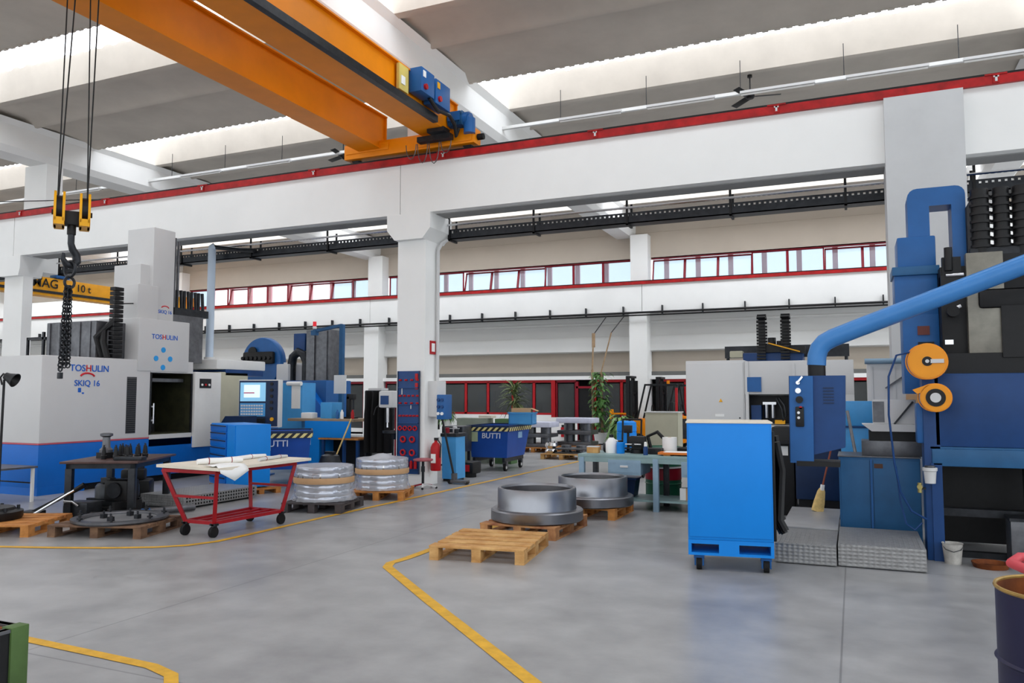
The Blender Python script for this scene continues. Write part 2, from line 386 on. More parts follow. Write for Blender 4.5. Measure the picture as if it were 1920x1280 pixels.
# clerestory windows, one object per pane; some are tilted open
px_open = {2, 7, 8, 12, 13, 14, 19, 20, 21, 24, 25, 26}
def clerestory(x0, x1, tilt, glass):
    global wn; wn += 1
    f = MB(); w = x1 - x0
    for a, b in ((-w / 2, -w / 2 + .045), (w / 2 - .045, w / 2)): f.box(a, b, -.03, .03, 0, .98)
    f.box(-w / 2, w / 2, -.03, .03, 0, .05).box(-w / 2, w / 2, -.03, .03, .93, .98)
    o = f.build(f'window_{wn}', DARKRED); o['kind'] = 'structure'; o.location = ((x0 + x1) / 2, 29.08, 5.88)
    if tilt: o.rotation_euler.x = R(-13)
    B(-w / 2 + .04, w / 2 - .04, -.006, .006, .04, .94).build('glass_pane', glass, o)
k = 0
for a, b, n in ((-30.0, -19.2, 9), (-18.47, -7.57, 9), (-6.87, 4.05, 9)):
    for i in range(n):
        s = (b - a) / n; k += 1
        clerestory(a + s * i, a + s * (i + 1), (i in (2, 5, 6, 7) if a < -19 else i in (3, 4, 5) if a < -8 else i in (0, 1, 2, 5, 6, 7)), PANEW if -29 < a + s * i < -22.5 else PANE)
fs = MB()
for a, b in ((-30.0, -19.2), (-18.47, -7.57), (-6.87, 4.05)): fs.box(a, b, 29.0, 29.2, 6.84, 6.9).box(a, b, 28.99, 29.2, 5.84, 5.89)
struct('window_frame_strip', fs, DARKRED)
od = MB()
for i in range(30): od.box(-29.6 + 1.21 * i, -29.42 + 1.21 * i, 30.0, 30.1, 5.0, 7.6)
struct('reflection_bars', od, PINK)
# pink bars added behind the panes to stand for reflections in the glass
# office front under the far wall
def office(x0, x1, z0=.95, z1=2.24, y=28.75, glass=OGLASS, m=RED):
    global wn; wn += 1
    f = MB().box(x0, x0 + .05, y - .03, y + .03, z0, z1).box(x1 - .05, x1, y - .03, y + .03, z0, z1).box(x0, x1, y - .03, y + .03, z0, z0 + .08).box(x0, x1, y - .03, y + .03, z1 - .03, z1 + .07)
    o = struct(f'window_{wn}', f, m)
    B(x0 + .08, x1 - .08, y - .008, y + .008, z0 + .08, z1 - .08).build('glass_pane', glass, o)
for a, b in ((-15.75, -14.55), (-14.55, -13.55), (-13.55, -12.45), (-12.45, -11.55), (-11.55, -10.75), (-8.0, -6.9), (-6.6, -5.6), (-5.6, -4.6), (-2.5, -.9), (-.9, .7)): office(a, b)
struct('wall_office', MB().box(-15.75, -10.75, 28.72, 28.86, 0, .95).box(-8.0, -4.6, 28.72, 28.86, 0, .95).box(-20.6, -15.75, 28.72, 28.86, 0, .3).box(-4.6, XR, 28.72, 28.86, 0, .95).box(-4.6, -2.5, 28.72, 28.86, 0, 2.4).box(.7, XR, 28.72, 28.86, 0, 2.4).box(XL, -21.4, 28.72, 28.86, 0, 2.4), WHITE)
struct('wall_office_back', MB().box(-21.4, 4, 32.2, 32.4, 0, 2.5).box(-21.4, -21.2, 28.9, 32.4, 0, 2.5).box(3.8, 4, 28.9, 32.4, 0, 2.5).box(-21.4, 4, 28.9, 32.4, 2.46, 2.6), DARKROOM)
office(-10.62, -9.8, .05, 2.24, m=DARKRED); office(-9.05, -8.0, .12, 2.24)
# the two red framed doors on the far side of the column row
office(-20.6, -19.5, .05, 2.24, m=DARKRED); office(-18.4, -17.2, .05, 2.24, m=DARKRED); office(-17.2, -15.75, .95, 2.24, m=DARKRED)
struct('door_1', MB().box(-10.8, -10.64, 28.66, 28.84, 0, 2.3), RED)
struct('door_2', MB().box(-9.78, -9.7, 28.66, 28.8, 0, 2.24).box(-9.12, -9.05, 28.66, 28.8, 0, 2.24).box(-9.78, -9.05, 28.66, 28.8, 1.98, 2.06), DARKRED)
struct('door_3', MB().box(-9.7, -9.12, 28.72, 28.76, 0, 1.98), BLACK)

# yellow floor lines
def line(pts, w=.085):
    m = MB(); n = len(pts); L, Rr = [], []
    P = [Vector((x, y, 0)) for x, y in pts]
    for i in range(n):
        d = (P[min(i + 1, n - 1)] - P[max(i - 1, 0)]).normalized(); q = Vector((-d.y, d.x, 0)) * w / 2
        L.append(m.bm.verts.new(P[i] + q + Vector((0, 0, .004)))); Rr.append(m.bm.verts.new(P[i] - q + Vector((0, 0, .004))))
    for i in range(n - 1): m.bm.faces.new((L[i], L[i + 1], Rr[i + 1], Rr[i]))
    return m
struct('floor_marking', line([(-9.9, 5.45), (-8.87, 5.93), (-8.3, 6.12), (-7.7, 6.36), (-7.25, 6.6), (-7.0, 6.83), (-6.87, 7.15), (-6.85, 7.7), (-6.85, 9.1), (-6.78, 11.2), (-6.65, 16.5), (-6.52, 22)], .09), LINE)
struct('floor_marking', line([(-4.33, 12.5), (-4.34, 7.2), (-4.37, 6.95), (-4.3, 6.78), (-3.34, 5.87), (-1.79, 4.43), (0, 2.75)], .1), LINE)
struct('floor_marking', line([(-6.3, 3.83), (-5.3, 3.79), (-4.53, 3.76), (-4.1, 3.74), (-3.86, 3.67), (-3.7, 3.52), (-3.66, 3.3), (-3.66, 1)], .085), LINE)

# ------------------------------------------------------------------ cable tray, conduits, lamps, fans
def tray(x0, x1, label):
    t = thing('cable_tray', label, 'cable tray', (x0, 13.8, 4.8))
    w = x1 - x0
    B(0, w, -.14, .14, 0, .02).build('tray_base', DARK, t)
    s = MB()
    for y in (-.14, .13):
        s.box(0, w, y, y + .012, 0, .12).box(0, w, y, y + .012, .17, .2)
        n = int(w / .085)
        for i in range(n): s.box(.085 * i, .085 * i + .05, y, y + .012, .12, .17)
    s.build('tray_side', DARK, t)
    c = MB()
    for i, (y, z) in enumerate(((-.08, .06), (-.03, .07), (.03, .06), (.08, .08))): c.cyl((0, y, z), (w, y, z), .025, seg=6)
    c.build('cable', BLACK, t)
    n = max(1, int(w / 1.8))
    for i in range(n + 1):
        x = w * i / n
        MB().box(x - .02, x + .02, -.17, -.15, -.03, .42).box(x - .02, x + .02, .15, .17, -.03, .42).box(x - .02, x + .02, -.17, .17, -.03, 0).build('hanger', BLACK, t)
    MB().cyl((0, -.22, .27), (w, -.22, .27), .022, seg=6).build('pipe', CHROME, t)
tray(-18.6, -8.15, 'dark perforated cable tray hung under the white beam, lathe side of tool board column')
tray(-7.3, 14.5, 'dark perforated cable tray hung under the white beam, from tool board column towards the pillar')
tray(-30, -19.7, 'dark perforated cable tray hung under the white beam behind the orange ten tonne crane')
# conduit down the tool board column
cd = MB().tube([(-7.33, 13.62, 4.78), (-7.38, 13.5, 4.7), (-7.42, 13.42, 4.55), (-7.42, 13.42, 3), (-7.42, 13.42, 1.99)], .035)
tag(cd.build('conduit', LGREY), 'thin grey conduit running down the side of the column with the tool board', 'pipe')
# air duct pipe standing in front of the cable tray
vp = thing('air_pipe', 'tall pale blue pipe rising to the beam behind the grey lathe tower', 'pipe', (-13.25, 13.42, 2.5))
MB().tube([(0, 0, 0), (0, 0, 2.46), (.0, .0, 2.54), (.06, .03, 2.58)], .085, 12).build('pipe', PALEPIPE, vp)
MB().tube([(.05, .02, 2.56), (.7, .1, 2.46), (1.1, .12, 2.42)], .05, 8).build('elbow', DARK, vp)
MB().cyl((0, 0, .0), (0, 0, .06), .12, seg=12).build('pipe_foot', LGREY, vp)
# lamp trunking and batten lamps
tr = MB().box(-43, 14, 16.56, 16.64, 7.98, 8.05).build('lamp_trunking', WGREY); tag(tr, 'long thin white lamp trunking hung under the roof beyond the red rail', 'lamp rail')
hg = MB()
for i in range(28): hg.cyl((-42 + 2 * i, 16.6, 8.05), (-42 + 2 * i, 16.6, 8.72), .008, seg=5)
hg.build('hanger', DARK, tr)
bt = thing('batten_lamp', 'slim white batten lamp hanging in the row under the roof trunking', 'lamp', (0, 16.3, 7.86), group='batten lamps under the trunking')
B(-.72, .72, -.05, .05, .02, .07).build('lamp_body', LGREY, bt)
MB().cyl((-.7, 0, 0), (.7, 0, 0), .02, seg=8).build('lamp_tube', PAPER, bt)
MB().cyl((-.5, 0, .07), (-.5, .3, .12), .008, seg=4).cyl((.5, 0, .07), (.5, .3, .12), .008, seg=4).build('bracket', DARK, bt)
xs = [-21.3, -16.6, -14.2, -3.2, -1.25, .75, 2.75, 5.25, -11.0, -5.2]
bt.location.x = xs[0]
for x in xs[1:]: dup(bt, (x, 16.3, 7.86))
tag(MB().tube([(-24, 12.5, 6.9), (-20.5, 13.1, 6.75), (-17.5, 13.6, 6.62), (-15.2, 14.1, 6.5)], .012, 5).build('wire', BLACK), 'thin dark wire slung under the roof behind the hook ropes', 'wire')
def fan(loc, a, label, rod):
    f = thing('ceiling_fan', label, 'fan', loc)
    MB().cyl((0, 0, .05), (0, 0, rod), .014, seg=8).cyl((0, 0, rod - .08), (0, 0, rod), .05, seg=10).build('rod', BLACK, f)
    MB().lathe([(0, -.05), (.07, -.04), (.1, 0), (.08, .06), (.03, .1), (0, .1)], seg=16).build('motor', BLACK, f)
    for i in range(3):
        t = a + i * 120; M = Matrix.Rotation(R(t), 4, 'Z') @ Matrix.Rotation(R(14), 4, 'X')
        MB().box(.1, .62, -.07, .07, -.006, .006, .005, M).build('blade', BLACK, f)
fan((-1.84, 16.9, 8.02), 10, 'black three-blade ceiling fan on a long rod above the rail near the pillar', .5)
fan((-12.22, 16.9, 8.02), 40, 'black three-blade ceiling fan above the rail behind the crane girder end', .5)

# ================================================================== overhead crane
cr = thing('overhead_crane', 'large orange twin girder overhead travelling crane spanning to the red rail', 'crane', (-7.6, 12.98, 6.345))
X0, Y0, Z0 = -7.6, 12.98, 6.345
def girder(xa, xb, za, zb, name):
    g = MB()
    g.box(xa + .02, xb - .02, -21, .0, za + .02, zb - .02)
    g.box(xa - .03, xb + .03, -21, .02, za, za + .025).box(xa - .03, xb + .05, -21, .02, zb - .025, zb)
    for i in range(1): g.box(xa - .03, xb + .03, -.0, .03, za, zb)
    return g.build(name, ORANGE, cr)
girder(-8.86 - X0, -8.40 - X0, .19, .88, 'girder')
g2 = girder(-7.36 - X0, -6.82 - X0, .27, .90, 'girder')
MB().box(-6.80 - X0, -6.70 - X0, -21, -.9, .24, .29).box(-6.74 - X0, -6.70 - X0, -21, -.9, .29, .36).build('festoon_track', DARK, cr)
et = MB().box(-9.25 - X0, -6.35 - X0, -.16, .14, .06, .36, .02).box(-9.2 - X0, -8.2 - X0, -.18, .18, .16, .30, .01).box(-7.6 - X0, -6.4 - X0, -.18, .18, .1, .34, .01)
et.build('end_truck', ORANGE, cr)
for x in (-9.05, -6.55): MB().cyl((x - X0, -.05, .1), (x - X0, .05, .1), .1, seg=20).build('wheel', DARK, cr)
for x in (-9.32, -6.28): MB().cyl((x - X0 - .06, -.0, .2), (x - X0 + .06, 0, .2), .06, seg=12).build('bumper', RUBBER, cr)
mo = MB().cyl((-6.83 - X0, -.2, .5), (-6.42 - X0, -.2, .5), .13, seg=18).box(-6.8 - X0, -6.55 - X0, -.36, -.25, .45, .62).cyl((-6.45 - X0, -.2, .5), (-6.38 - X0, -.2, .5), .1).cyl((-6.42 - X0, -.2, .5), (-6.42 - X0, -.2, .22), .11).build('drive_motor', MBLUE, cr)
fn = MB()
for i in range(9): fn.box(-6.8 - X0 + .035 * i, -6.79 - X0 + .035 * i, -.345, -.055, .37, .63)
fn.build('cooling_rib', MBLUE2, mo)
for (ya, yb, za, zb, m, nm) in ((-1.75, -1.30, .50, .92, MBLUE, 'control_box'), (-1.25, -.72, .46, .90, MBLUE, 'control_box')):
    c = B(-6.80 - X0, -6.55 - X0, ya, yb, za, zb, .015).build(nm, m, cr)
    B(-6.56 - X0, -6.54 - X0, ya + .05, ya + .14, zb - .16, zb - .05).build('label_plate', PAPER if ya < -1.5 else YELLOW, c)
    MB().cyl((-6.56 - X0, ya + .12, za + .1), (-6.51 - X0, ya + .12, za + .1), .05, seg=10).build('red_socket', RED, c)
pnl = B(-6.80 - X0, -6.74 - X0, -2.15, -1.85, .42, .86, .01).build('terminal_panel', mat('pale_yellow_panel', '#d9c46a', .5), cr)
B(-6.74 - X0, -6.725 - X0, -2.1, -1.98, .52, .66).build('label_plate', PAPER, pnl)
MB().tube([(-6.6 - X0, -1.4, .5), (-6.6 - X0, -1.1, .38), (-6.58 - X0, -.7, .42), (-6.6 - X0, -.45, .34), (-6.62 - X0, -.35, .15), (-6.6 - X0, -.3, .3)], .035, 8).build('cable', BLACK, cr)
for i, (x, dz) in enumerate(((-7.7, -.28), (-7.45, -.38), (-7.2, -.42), (-6.95, -.25))):
    p = [(x - X0 + .22 * math.sin(PI * t / 8 - PI / 2) / 2 + .1, -.32, .12 + (dz) * math.sin(PI * t / 8)) for t in range(9)]
    MB().tube(p, .009, 6).build('festoon_loop', MIDSTEEL, cr)
MB().box(-7.4 - X0, -6.7 - X0, -.45, -.3, .1, .2).box(-7.1 - X0, -6.75 - X0, -.6, -.35, .2, .28).build('festoon_bracket', DARK, cr)
# hoist trolley, above the frame of the photo, that the ropes hang from
MB().box(-8.9 - X0, -6.8 - X0, -7.6, -6.2, .92, 1.1).cyl((-8.7 - X0, -6.95, 1.3), (-7.1 - X0, -6.95, 1.3), .28).build('hoist_trolley', ORANGE, cr)

# hook block with ropes, hook and chains
hk = thing('hook_block', 'yellow double sheave crane hook block hanging on steel ropes', 'hook', (-8.0, 6.0, 3.5), 53)
for sx in (-1, 1):
    s = MB(); cx = .125 * sx
    M = Matrix.Translation((cx, 0, .28))
    s.prism([(-.17, -.16), (-.1, -.2), (.1, -.2), (.17, -.16), (.17, .02), (.1, .14), (.03, .19), (-.06, .19), (-.14, .12), (-.17, .0)], 'x', cx - .055, cx - .03)
    s.prism([(-.17, -.16), (-.1, -.2), (.1, -.2), (.17, -.16), (.17, .02), (.1, .14), (.03, .19), (-.06, .19), (-.14, .12), (-.17, .0)], 'x', cx + .03, cx + .055)
    s.box(cx - .05, cx + .05, -.17, .17, -.2, -.12)
    o = s.build('sheave_guard', YELLOW, hk); o.location.z = .28
    MB().cyl((cx - .03, 0, .28), (cx + .03, 0, .28), .15, seg=24).build('sheave', BLACK, o if False else hk)
MB().cyl((-.2, 0, .24), (.2, 0, .24), .03, seg=10).box(-.11, .11, -.07, .07, .1, .26, .02).cyl((0, 0, 0), (0, 0, .12), .045, seg=12).build('cross_head', BLACK, hk)
hp = [(0, 0, .02), (0, 0, -.1), (.02, 0, -.16), (.07, 0, -.22), (.075, 0, -.29), (.02, 0, -.35), (-.05, 0, -.34), (-.09, 0, -.28), (-.085, 0, -.22)]
hh = MB().tube(hp, [.035, .035, .04, .045, .048, .045, .038, .028, .016], 10).build('hook', DARK, hk); hh.rotation_euler.z = R(35)
for i, (x, y, tx, ty) in enumerate(((-.145, -.1, -.12, -.1), (-.145, .1, -.02, .16), (.145, -.1, .08, -.1), (.145, .1, .2, .12))):
    MB().cyl((x, y, .3), (tx, ty, 3.72), .008, seg=6).build('rope', BLACK, hk)
def link_chain(m, top, n, lean):
    for i in range(n):
        c = Vector(top) + Vector(lean) * i
        a = i % 2
        m.ring((c.x, c.y, c.z), .03, .0085, 'x' if a else 'y', 8, 5)
ch = thing('lifting_chain', 'bunch of dark lifting chains hanging from the crane hook in front of grey lathe', 'chain', (-8.0, 6.0, 3.12))
MB().ring((0, 0, -.01), .085, .018, 'y', 18, 8).ring((.0, 0, -.16), .06, .016, 'x', 14, 8).build('master_ring', DARK, ch)
for i, (dx, dy, n) in enumerate(((-.09, .0, 23), (-.07, .03, 22), (-.045, -.03, 23), (-.02, .03, 22))):
    m = MB(); link_chain(m, (dx * .5, dy * .5, -.22), n, (dx / n * .6, dy / n * .6, -.041)); m.build('chain_strand', DARK, ch)
    if i in (0, 2): MB().box(dx * 1.1 - .02, dx * 1.1 + .02, dy - .02, dy + .02, -.22 - .041 * n - .07, -.22 - .041 * n, .006).build('chain_hook', DARK, ch)

# the ten tonne crane in the next bay
fc = thing('orange_bay_crane', 'orange box girder crane marked 10 t in the far bay behind the beam', 'crane', (-29, 21, 5.62))
B(-.6, 0, -7, 7.0, .0, .72, .01).build('girder', mat('far_crane_orange', '#e9a116', .45), fc)
B(.0, .05, -7, 6.9, .10, .20).build('rail_flange', DARK, fc)
B(-.55, .02, 6.6, 7.3, .3, .75).build('end_truck', ORANGE, fc)
text('DEMAG', .5, TXTBLACK, fc, (.06, -.62, .47), FX)
text('10 t', .42, TXTBLACK, fc, (.06, 1.35, .44), FX)
MB().box(-.4, .05, -2.2, -.6, .74, .95).box(-.3, .1, .1, .7, .74, 1.0, .05).build('hoist', MBLUE, fc)

# ================================================================== the grey vertical lathe
TL = (-12.74, 9.1, 0)
tl = thing('vertical_lathe', 'big grey and blue enclosed vertical lathe with tall grey tower', 'machine', TL)
e = MB()
e.box(-3.0, 0, 0, 2.28, .88, 2.4, .03)            # cabin in front of the opening
e.box(-3.0, 0, 2.28, 3.36, 2.16, 2.4)             # lintel
e.box(-3.0, -.0, 2.28, 3.36, .70, .93)            # sill
e.box(-3.0, -2.2, 2.28, 3.36, .93, 2.16)
en = e.build('enclosure', LGREY, tl)
for ya in (2.28, 3.33): B(-.03, .003, ya, ya + .03, .93, 2.16).build('door_jamb', DARK, en)
B(-3.0, .004, -.004, 2.28, .86, .885).build('pink_trim_line', mat('pink_trim', '#c05868', .5), tl)
B(-3.0, 0, .0, 4.2, .12, .86, .02).build('base', BASEBLUE, tl)
B(-1.0, .003, .003, .9, 0, .14).build('base_corner', BASEBLUE, tl)
B(-2.9, -.1, .1, 4.2, 0, .12).build('plinth', BLACK, tl)
it = MB().box(-2.2, -2.15, 2.28, 3.36, .93, 2.16).box(-2.2, -.05, 2.28, 2.3, .93, 2.16).box(-2.2, -.05, 3.34, 3.36, .93, 2.16).box(-2.2, -.02, 2.28, 3.36, .93, .95).build('lathe_interior', OLIVE, tl)
MB().cyl((-1.2, 2.85, .95), (-1.2, 2.85, 1.25), .48, seg=28).build('turntable', MIDSTEEL, it)
MB().box(-1.4, -1.0, 2.7, 3.0, 1.6, 2.16).cyl((-1.2, 2.85, 1.4), (-1.2, 2.85, 1.6), .1).box(-1.6, -.2, 2.5, 3.3, 1.98, 2.05).build('tool_ram', MIDSTEEL, it)
MB().box(.0, .05, 2.30, 2.35, 1.2, 1.23).box(.0, .05, 2.30, 2.35, 1.47, 1.5).cyl((.055, 2.325, 1.15), (.055, 2.325, 1.55), .016).build('door_handle', CHROME, tl)
lv = MB().box(-.01, .006, 1.73, 1.95, .98, 2.06).build('vent', LOUVRE, tl)
sl = MB()
for i in range(26): sl.box(.004, .014, 1.74, 1.94, 1.0 + .04 * i, 1.018 + .04 * i)
sl.build('vent_slat', DARK, lv)
# white sliding door panel and beige side panel to the far side
wp = B(-.9, .05, 3.38, 4.12, .62, 2.2, .015).build('door_panel', WGREY, tl)
B(.05, .06, 3.5, 3.82, 1.86, 2.06).build('control_window', DARK, wp)
for i in range(3): MB().cyl((.06, 3.56 + .1 * i, 1.93), (.075, 3.56 + .1 * i, 1.93), .025, seg=10).build('button', (PAPER, RED, PAPER)[i], wp)
B(-.9, .0, 4.12, 5.0, .6, 2.22, .015).build('side_panel', TAN, tl)  # beige tone of a reflection put into the panel colour
B(-1.2, -.02, 4.05, 5.6, 2.28, 2.50, .03).build('roof_cover', WGREY, tl)
B(-1.0, .0, 4.3, 5.5, 2.15, 2.28).build('blue_pipe_rack', NAVY, tl)
# head block with the logos and the tower above it
hb_ = B(-1.1, .02, 1.95, 3.22, 2.18, 3.22, .02).build('head_block', LGREY, tl)
tower = MB().box(-1.02, -.27, 2.5, 3.05, 3.1, 5.14, .02).box(-1.12, -.37, 2.28, 2.62, 3.18, 4.36, .02).box(-1.12, -.6, 2.2, 2.5, 2.4, 3.2, .02).build('tower', LGREY, tl)
B(-.6, -.1, 2.0, 2.5, 3.2, 3.9, .02).build('tower_cover', LGREY, tl)
def maker(s, y, z, x):
    os_ = [text(t_, s, m, tl, (x, y, z), FX, align='LEFT') for t_, m in (('TOS', TXTBLUE), ('H', TXTRED), ('ULIN', TXTBLUE))]
    ws = [(min(v.co.x for v in o.data.vertices), max(v.co.x for v in o.data.vertices)) for o in os_]
    tot = sum(b - a for a, b in ws) + .2 * s; p = y - tot / 2
    for o, (a, b) in zip(os_, ws): o.location.y = p - a; p += b - a + .1 * s
maker(.165, .92, 2.19, .006)
def skiq(y, z, s, x):
    text('SKIQ 16', s, TXTBLUE, tl, (x, y, z), FX)
    pts_ = [(x, y + s * .95 * math.cos(t), z + s * .75 + s * .5 * math.sin(t)) for t in [PI * (.08 + .84 * i / 10) for i in range(11)]]
    MB().tube(pts_, s * .11, 6).build('logo_arc', TXTRED, tl)
skiq(.88, 1.92, .15, .006)
MB().box(.002, .006, .70, .76, 1.76, 1.84).box(.002, .006, .78, .82, 1.73, 1.76).build('logo_mark', TXTBLUE, tl)
maker(.135, 2.58, 2.87, .022)
skiq(2.83, 3.42, .1, -.268)
lg = MB()
for a, (dy, dz) in enumerate(((0, .16), (.16, 0), (0, -.16), (-.16, 0))):
    lg.cyl((.021, 2.55 + dy * 1.1, 2.44 + dz * 1.1), (.03, 2.55 + dy * 1.1, 2.44 + dz * 1.1), .055, seg=12)
lg.build('arrow_logo', TXTCYAN, tl)
cc = MB()
for i in range(16): cc.box(-.20, -.06, 1.45, 1.65, 2.42 + .085 * i, 2.49 + .085 * i, .008)
cc.build('cable_chain', BLACK, tl)
MB().tube([(-.1, 1.5, 3.1), (-.25, 1.4, 2.95), (-.2, 1.35, 2.7), (-.15, 1.4, 2.42)], .06, 8).tube([(-.1, 1.5, 3.15), (-.35, 1.3, 2.8), (-.3, 1.4, 2.42)], .05, 8).tube([(-.1, 1.55, 3.45), (-.3, 2.3, 3.55)], .012, 6).build('hose', BLACK, tl)
dr = MB().box(-1.72, -.35, 1.3, 2.2, 2.4, 3.12, .02)
for i in range(5): dr.box(-1.66 + .28 * i, -1.6 + .28 * i, 1.28, 1.31, 2.42, 3.1)
dr.build('way_cover', MIDSTEEL, tl)
MB().box(-2.3, -1.75, 1.3, 1.4, 2.4, 2.44).box(-2.3, -2.26, 1.3, 1.34, 2.4, 2.85).box(-1.85, -1.8, 1.3, 1.34, 2.4, 2.95).box(-2.3, -1.75, 1.3, 1.34, 2.8, 2.85).build('guard_rail', DARK, tl)
rk = MB()
for i in range(8): rk.cyl((-.45 + .03 * (i % 2), 3.3 + .1 * i, 3.55), (-.45, 3.3 + .1 * i, 3.95), .035, seg=8)
rk.box(-.55, -.35, 3.15, 4.1, 3.4, 3.56).build('valve_bank', DARK, tl)
MB().cyl((-.5, 3.35, 3.4), (-.5, 3.35, 5.0), .03, seg=8).cyl((-.42, 3.2, 3.4), (-.42, 3.2, 5.05), .02, seg=8).build('riser_pipe', MIDSTEEL, tl)
MB().box(-1.2, -.3, 3.05, 3.9, 2.4, 3.4).build('rear_housing', MIDSTEEL, tl)

# operator console in front of the lathe
hm = thing('operator_console', 'operator console with lit blue screen and keys beside the blue drawer cabinet', 'control panel', (-11.62, 13.25, 0), 20)
B(-.48, .40, .0, .25, 1.02, 2.04, .02).build('housing', WGREY, hm)
B(-.46, .38, -.015, .0, 1.05, 2.02).build('front_panel', DNAVY, hm)
s_ = B(-.43, .12, -.03, -.01, 1.58, 1.98).build('screen', SCREEN, hm)
B(-.35, .0, -.034, -.03, 1.66, 1.93).build('screen_window', SCREENW, s_)
B(-.35, -.12, -.037, -.034, 1.75, 1.77).build('screen_bar', TXTRED, s_)
kb = B(-.43, .12, -.03, -.01, 1.26, 1.54).build('keypad', SKYBLUE, hm)
ky = MB()
for i in range(9):
    for j in range(4): ky.box(-.41 + .055 * i, -.37 + .055 * i, -.036, -.03, 1.29 + .06 * j, 1.325 + .06 * j)
ky.build('key', LGREY, kb)
B(-.43, .12, -.04, -.01, 1.1, 1.22).build('key_tray', DARK, hm)
for i in range(5): MB().cyl((.25, -.035, 1.95 - .13 * i), (.25, -.01, 1.95 - .13 * i), .035, seg=12).build('knob', BLACK, hm)
MB().cyl((.27, -.05, 1.2), (.27, -.01, 1.2), .04, seg=12).build('stop_button', YELLOW, hm)
B(-.48, .4, -.2, .0, .98, 1.03).build('shelf', MBLUE, hm)
MB().cyl((-.05, .14, .02), (-.05, .14, 1.02), .07).box(-.3, .2, -.1, .4, 0, .03).build('pedestal', MBLUE, hm)
# black padded chair back next to it
ob = thing('slanted_cabinet', 'dark blue slanted cover between the beige lathe panel and operator console', 'cabinet', (-11.75, 12.5, 0))
MB().prism([(-.3, 0), (.35, 0), (.35, 1.28), (-.12, 1.28), (-.3, 1.05)], 'y', 0, .4).build('body', DNAVY, ob)
MB().cyl((-.32, -.02, 1.02), (-.32, .4, 1.02), .06, seg=10).build('roller', BLACK, ob)

# blue drawer cabinet on its pallet
dc = thing('drawer_cabinet', 'tall blue workshop drawer cabinet standing on a small pallet', 'cabinet', (-9.72, 10.5, 0), -27)
# local x to the far side, y deep
B(-1.25, -.0, 0, .62, .12, 1.2, .01).build('carcass', CABBLUE, dc)
for i in range(8):
    d = B(-1.23, -.42, -.02, .0, .15 + .13 * i, .27 + .13 * i, .004).build('drawer', BASEBLUE, dc)
    B(-1.2, -.45, -.035, -.02, .245 + .13 * i, .262 + .13 * i).build('drawer_pull', DARK, d)
B(-.38, -.02, -.012, 0, .15, 1.18).build('side_panel', CABBLUE, dc)
pb = MB()
for y in (.05, .4, .7): pb.box(-1.3, .08, y, y + .09, .0, .07)
for x in (-1.28, -.7, -.05): pb.box(x, x + .12, 0, .8, .07, .1)
tag(pb.build('pallet', WOODO, None, (-9.72, 10.5, 0), R(-27)), 'small orange wood pallet under the blue drawer cabinet', 'pallet')

# ================================================================== floor items by the lathe
st = thing('tread_plate_step', 'long perforated aluminium step on the floor before the grey lathe', 'step', (-9.2, 8.9, 0))
st_ = MB().box(-.9, 0, 0, 1.55, .03, .2, .005)
st_.build('step_body', TREAD, st)
hl = MB()
for r_ in range(3):
    for i in range(26): hl.cyl((-.002, .05 + .057 * i, .065 + .05 * r_), (.004, .05 + .057 * i, .065 + .05 * r_), .016, seg=8)
hl.build('step_hole', BLACK, st)
for y in (.1, 1.45):
    MB().box(-.8, -.05, y - .03, y + .03, 0, .03).build('foot', DARK, st)

wt = thing('steel_work_table', 'dark steel work table with square legs holding black tool holders', 'table', (-9.815, 8.295, 0), 117)
# local x along the long side
tp = MB().box(-.72, .72, -.52, .52, .77, .80, .004)
tp.build('tabletop', mat('brown_steel_top', '#5a4440', .4, .3, var=.3, scale=5), wt)
MB().box(-.66, .66, -.46, -.40, .70, .77).box(-.66, .66, .40, .46, .70, .77).box(-.66, -.6, -.46, .46, .70, .77).box(.6, .66, -.46, .46, .70, .77).build('apron', DARK, wt)
for sx in (-1, 1):
    for sy in (-1, 1): B(sx * .63 - .045, sx * .63 + .045, sy * .42 - .045, sy * .42 + .045, 0, .70, .006).build('leg', DARK, wt)
RW = Matrix.Rotation(R(117), 4, 'Z')
def on_table(lx, ly): v = RW @ Vector((lx, ly, 0)); return (-9.815 + v.x, 8.295 + v.y, .80)
fh = thing('flanged_tool_holder', 'tall grey flanged tool holder standing on the dark steel table', 'tool holder', on_table(-.05, .2))
MB().lathe([(0, 0), (.09, 0), (.09, .12), (.07, .14), (.055, .16), (.05, .3), (.085, .32), (.085, .35), (.05, .36), (0, .36)], seg=20).build('body', MIDSTEEL, fh)
MB().box(-.09, .09, -.09, .09, 0, .08).build('foot_block', BLACK, fh)
cone = thing('tool_holder', 'small black taper tool holder in the row on the dark steel table', 'tool holder', on_table(.1, -.2), group='tool holders on the steel table')
MB().lathe([(0, 0), (.035, 0), (.04, .05), (.03, .06), (.03, .08), (.018, .17), (0, .175)], seg=14).build('shank', BLACK, cone)
MB().cyl((0, 0, .175), (0, 0, .2), .01, seg=8).build('pull_stud', DARK, cone)
for i, (a, b) in enumerate(((.05, -.1), (-.05, .0), (.15, .05), (-.15, -.12), (-.25, -.02), (-.2, -.3), (-.33, -.22), (.02, -.33), (-.3, .12), (-.42, -.1), (.2, -.25))):
    dup(cone, on_table(a, b))
for lx, ly, w, h, lab in ((.45, .3, .12, .03, 'flat dark clamping plate at the far end of the steel table'), (-.5, -.33, .2, .05, 'black steel block at the corner of the dark steel table')):
    t = thing('steel_block', lab, 'steel part', on_table(lx, ly), 20); B(-w, w, -.07, .07, 0, h, .008).cyl((0, 0, h), (0, 0, h + .02), .03, seg=10).build('block', DARK, t)
pin = thing('locating_pin', 'single thin black pin upright on the empty part of the steel table', 'tool', on_table(.4, -.05))
